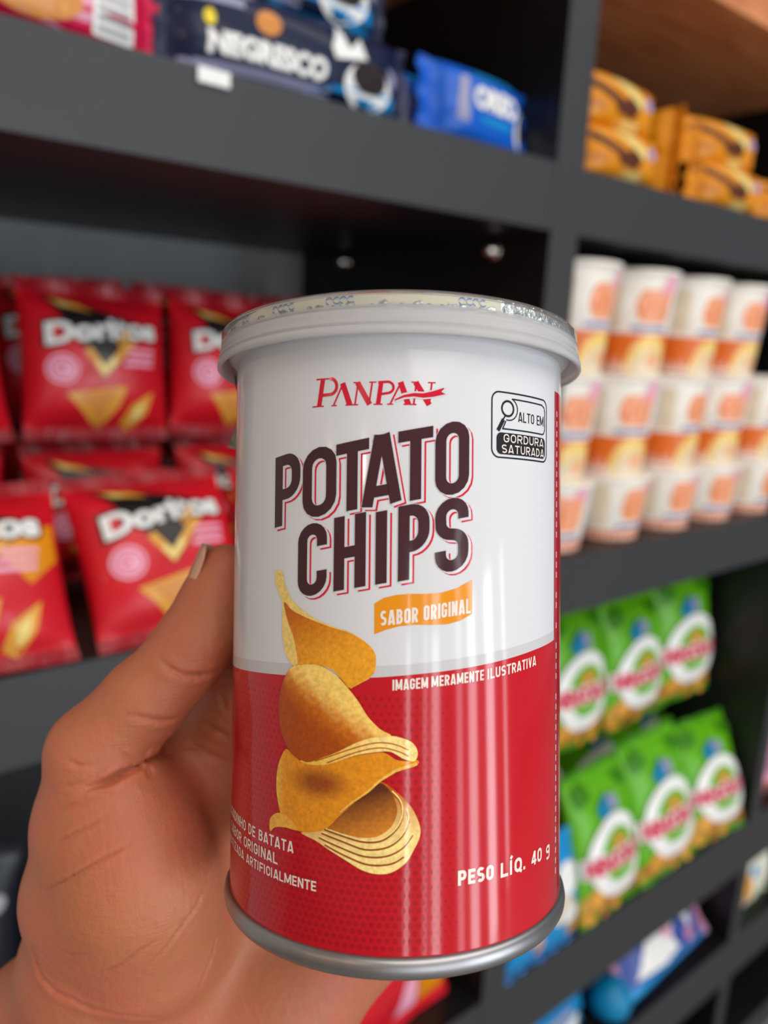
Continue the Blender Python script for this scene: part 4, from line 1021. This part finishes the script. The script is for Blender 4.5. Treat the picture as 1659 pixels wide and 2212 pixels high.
for i, (x, y, z, ry, rz, lb) in enumerate(wf):
    o = p8 if i == 0 else copy_tree(p8); place(o, x, y, z, 0, ry, rz, lb, 'wafer packet', 'orange wafer packets')

# ------------------------------------------------------------------ noodle cups
def noodle_cup(h, r, rb, band_h, seed):
    mb = MB(); root = None
    lathe(mb, [(.0001, .0), (rb, 0), (rb + .0006, .001), (r - .001, h - .006)], 'f_cup', 40)
    def S(s, z, off):
        rad = rb + (r - rb) * z / h + .0004 + off * .0002; t = s / r
        return (rad * math.sin(t), -rad * math.cos(t), z)
    def A(fl, m, off): on_bag(mb, S, fl, m, off, .006)
    c = 2 * r
    A(rect(-1.5 * c, .0, 1.5 * c, band_h), 'f_cuporange', 0)
    if band_h > .02:
        A([(v, f) for v, f in disc(.012, band_h * .25, .034, band_h * .72)], 'f_bowl', 2); A(disc(.014, band_h * .2, .026, band_h * .5), 'f_beige', 3); A(disc(.02, band_h * .35, .012, band_h * .22), 'f_salmon', 4)
    A(poly(rrect(-.014, band_h + .012, .032, h * .80, .010)), 'f_salmon', 2); A(disc(-.006, band_h + .030, .010, .014), 'f_cuporange', 4)
    A(rect(-.02, band_h + .003, .034, band_h + .009), 'f_slate', 3); A(poly([(.010, h * .74), (.036, h * .70), (.040, h * .93), (.022, h * .95)]), 'f_palepink', 4)
    A(rect(-.052, band_h + .006, -.034, h * .85), 'f_beige', 2)
    o = mb.build('noodle_cup')
    lb = MB(); lathe(lb, [(r - .001, h - .0075), (r + .0012, h - .007), (r + .0016, h - .004), (r + .0008, h - .0018), (r - .002, h - .001), (.0001, h - .0006)], 'f_cup', 40); lb.build('paper_lid', o)
    return o
big = noodle_cup(.1145, .0515, .040, .044, 1); small = noodle_cup(.079, .0515, .042, .012, 2)
ordn = ['first', 'second', 'third', 'fourth', 'fifth', 'sixth', 'seventh']
GN = 'stacked noodle cups right of the can'
first = True
for r_, (z, src, x0, n_, rn) in enumerate(((1.0785, small, .672, 5, 'bottom'), (1.1575, big, .668, 5, 'middle'), (1.272, big, .680, 4, 'top'))):
    for k in range(n_):
        if r_ == 0 and k == 0: o = small
        elif r_ == 1 and k == 0: o = big
        else: o = copy_tree(src)
        x = x0 + .1078 * k + (.002 * ((k * 7) % 3 - 1)); y = .556
        place(o, x, y, z, 0, 0, (-8, 10, 2, -6, 14)[(k + r_ * 2) % 5] - 20, f'white and orange noodle cup, {ordn[k]} from the left upright in the {rn} row', 'noodle cup', GN)

# ------------------------------------------------------------------ lower right shelves
Z4 = .3112
def purple_art(A):
    A(poly([(-.38, .2), (-.1, .15), (.25, .3), (.36, .8), (.1, .9), (-.2, .6)]), 'f_white', 1); A(poly([(-.5, .0), (.5, .0), (.5, .12), (-.5, .14)]), 'f_sky', 2); A(disc(.12, .36, .10, .16), 'f_indigo', 3); A(disc(.2, .25, .05, .1), 'f_mauve', 4)
    A(disc(-.25, .8, .12, .12), 'f_sky', 3); A(disc(.05, .75, .06, .1), 'f_mauve', 4); A(rect(.38, .1, .5, .95), 'f_mauve', 3); A(disc(-.02, .5, .05, .09), 'f_palepink', 5)
pp = sleeve('sweet_packet', .250, .120, .055, 'f_indigo', 31, purple_art, .02, 'f_mauve')
place(pp, 1.045, .520, .3112, -38, -1, 3, 'blue and purple sweet packet with white middle on the low shelf', 'sweet packet')
pp.location.z = Z4 + .014
mb = MB(); lathe(mb, [(.0001, 0), (.02, .0015), (.031, .012), (.033, .028), (.029, .045), (.017, .056), (.0001, .06)], 'f_teal', 32); tb_ = mb.build('teal_tub')
place(tb_, .905, .535, Z4, 0, 0, 0, 'round teal blue tub at the left end of the purple packet', 'tub')
def sky_art(A): A(rect(-.5, .1, .3, .6), 'f_white', 1); A(rect(.3, .0, .5, 1), 'f_teal', 2); A(rect(-.4, .7, .2, .85), 'f_slate', 3)
o = sleeve('sweet_packet', .17, .075, .05, 'f_sky', 32, sky_art, .015)
place(o, .775, .55, Z4, -5, 0, 2, 'sky blue and white sweet packet at the bottom edge right of the can', 'sweet packet')
def white_bag(w=.15, h=.142, t=.05):
    mb, S, sl = pillow(w, h, t, 'z', .01, seed=33, col='f_ivory')
    A = lambda fl, m, off: on_bag(mb, S, scl(fl, w, h), m, off, .012)
    A(disc(-.30, .42, .12, .2), 'f_gold', 1); A(disc(-.12, .58, .08, .08), 'f_sky', 2); A(poly([(-.3, .05), (.3, .05), (.3, .3), (0, .25)]), 'f_green', 2); A(disc(-.3, .14, .12, .1), 'f_white', 3)
    return finish('snack_bag', mb, sl)
place(white_bag(), 1.312, .530, Z4, -8, 0, 2, 'ivory snack bag with blue and green print at the right edge', 'snack bag')
def pink_small(w=.14, h=.12, t=.05):
    mb, S, sl = pillow(w, h, t, 'z', .01, seed=34, col='f_mauve')
    A = lambda fl, m, off: on_bag(mb, S, scl(fl, w, h), m, off, .012)
    A(rect(-.5, .02, .5, .26), 'f_cuporange', 1); A(rect(-.5, .26, .5, .42), 'f_palepink', 1)
    return finish('snack_bag', mb, sl)
place(pink_small(), 1.312, .530, Z3, -8, 0, 0, 'pink and orange snack bag at right edge above the ivory one', 'snack bag')

# ------------------------------------------------------------------ room
def slab(name, a, b, m, kind='structure'):
    mb = MB(); box(mb, a, b, m); return tag(mb.build(name), kind=kind)
pm('floor_tile', (150, 146, 140), rough=.4, vary=.1, scale=3); pm('wall_paint', (196, 192, 186), rough=.8, vary=.03, scale=4)
slab('floor', (-4, -3.3, -.05), (4.5, 1.0, 0), 'floor_tile')
slab('wall_back', (-4, .96, 0), (4.5, 1.06, 2.9), 'wall_paint')
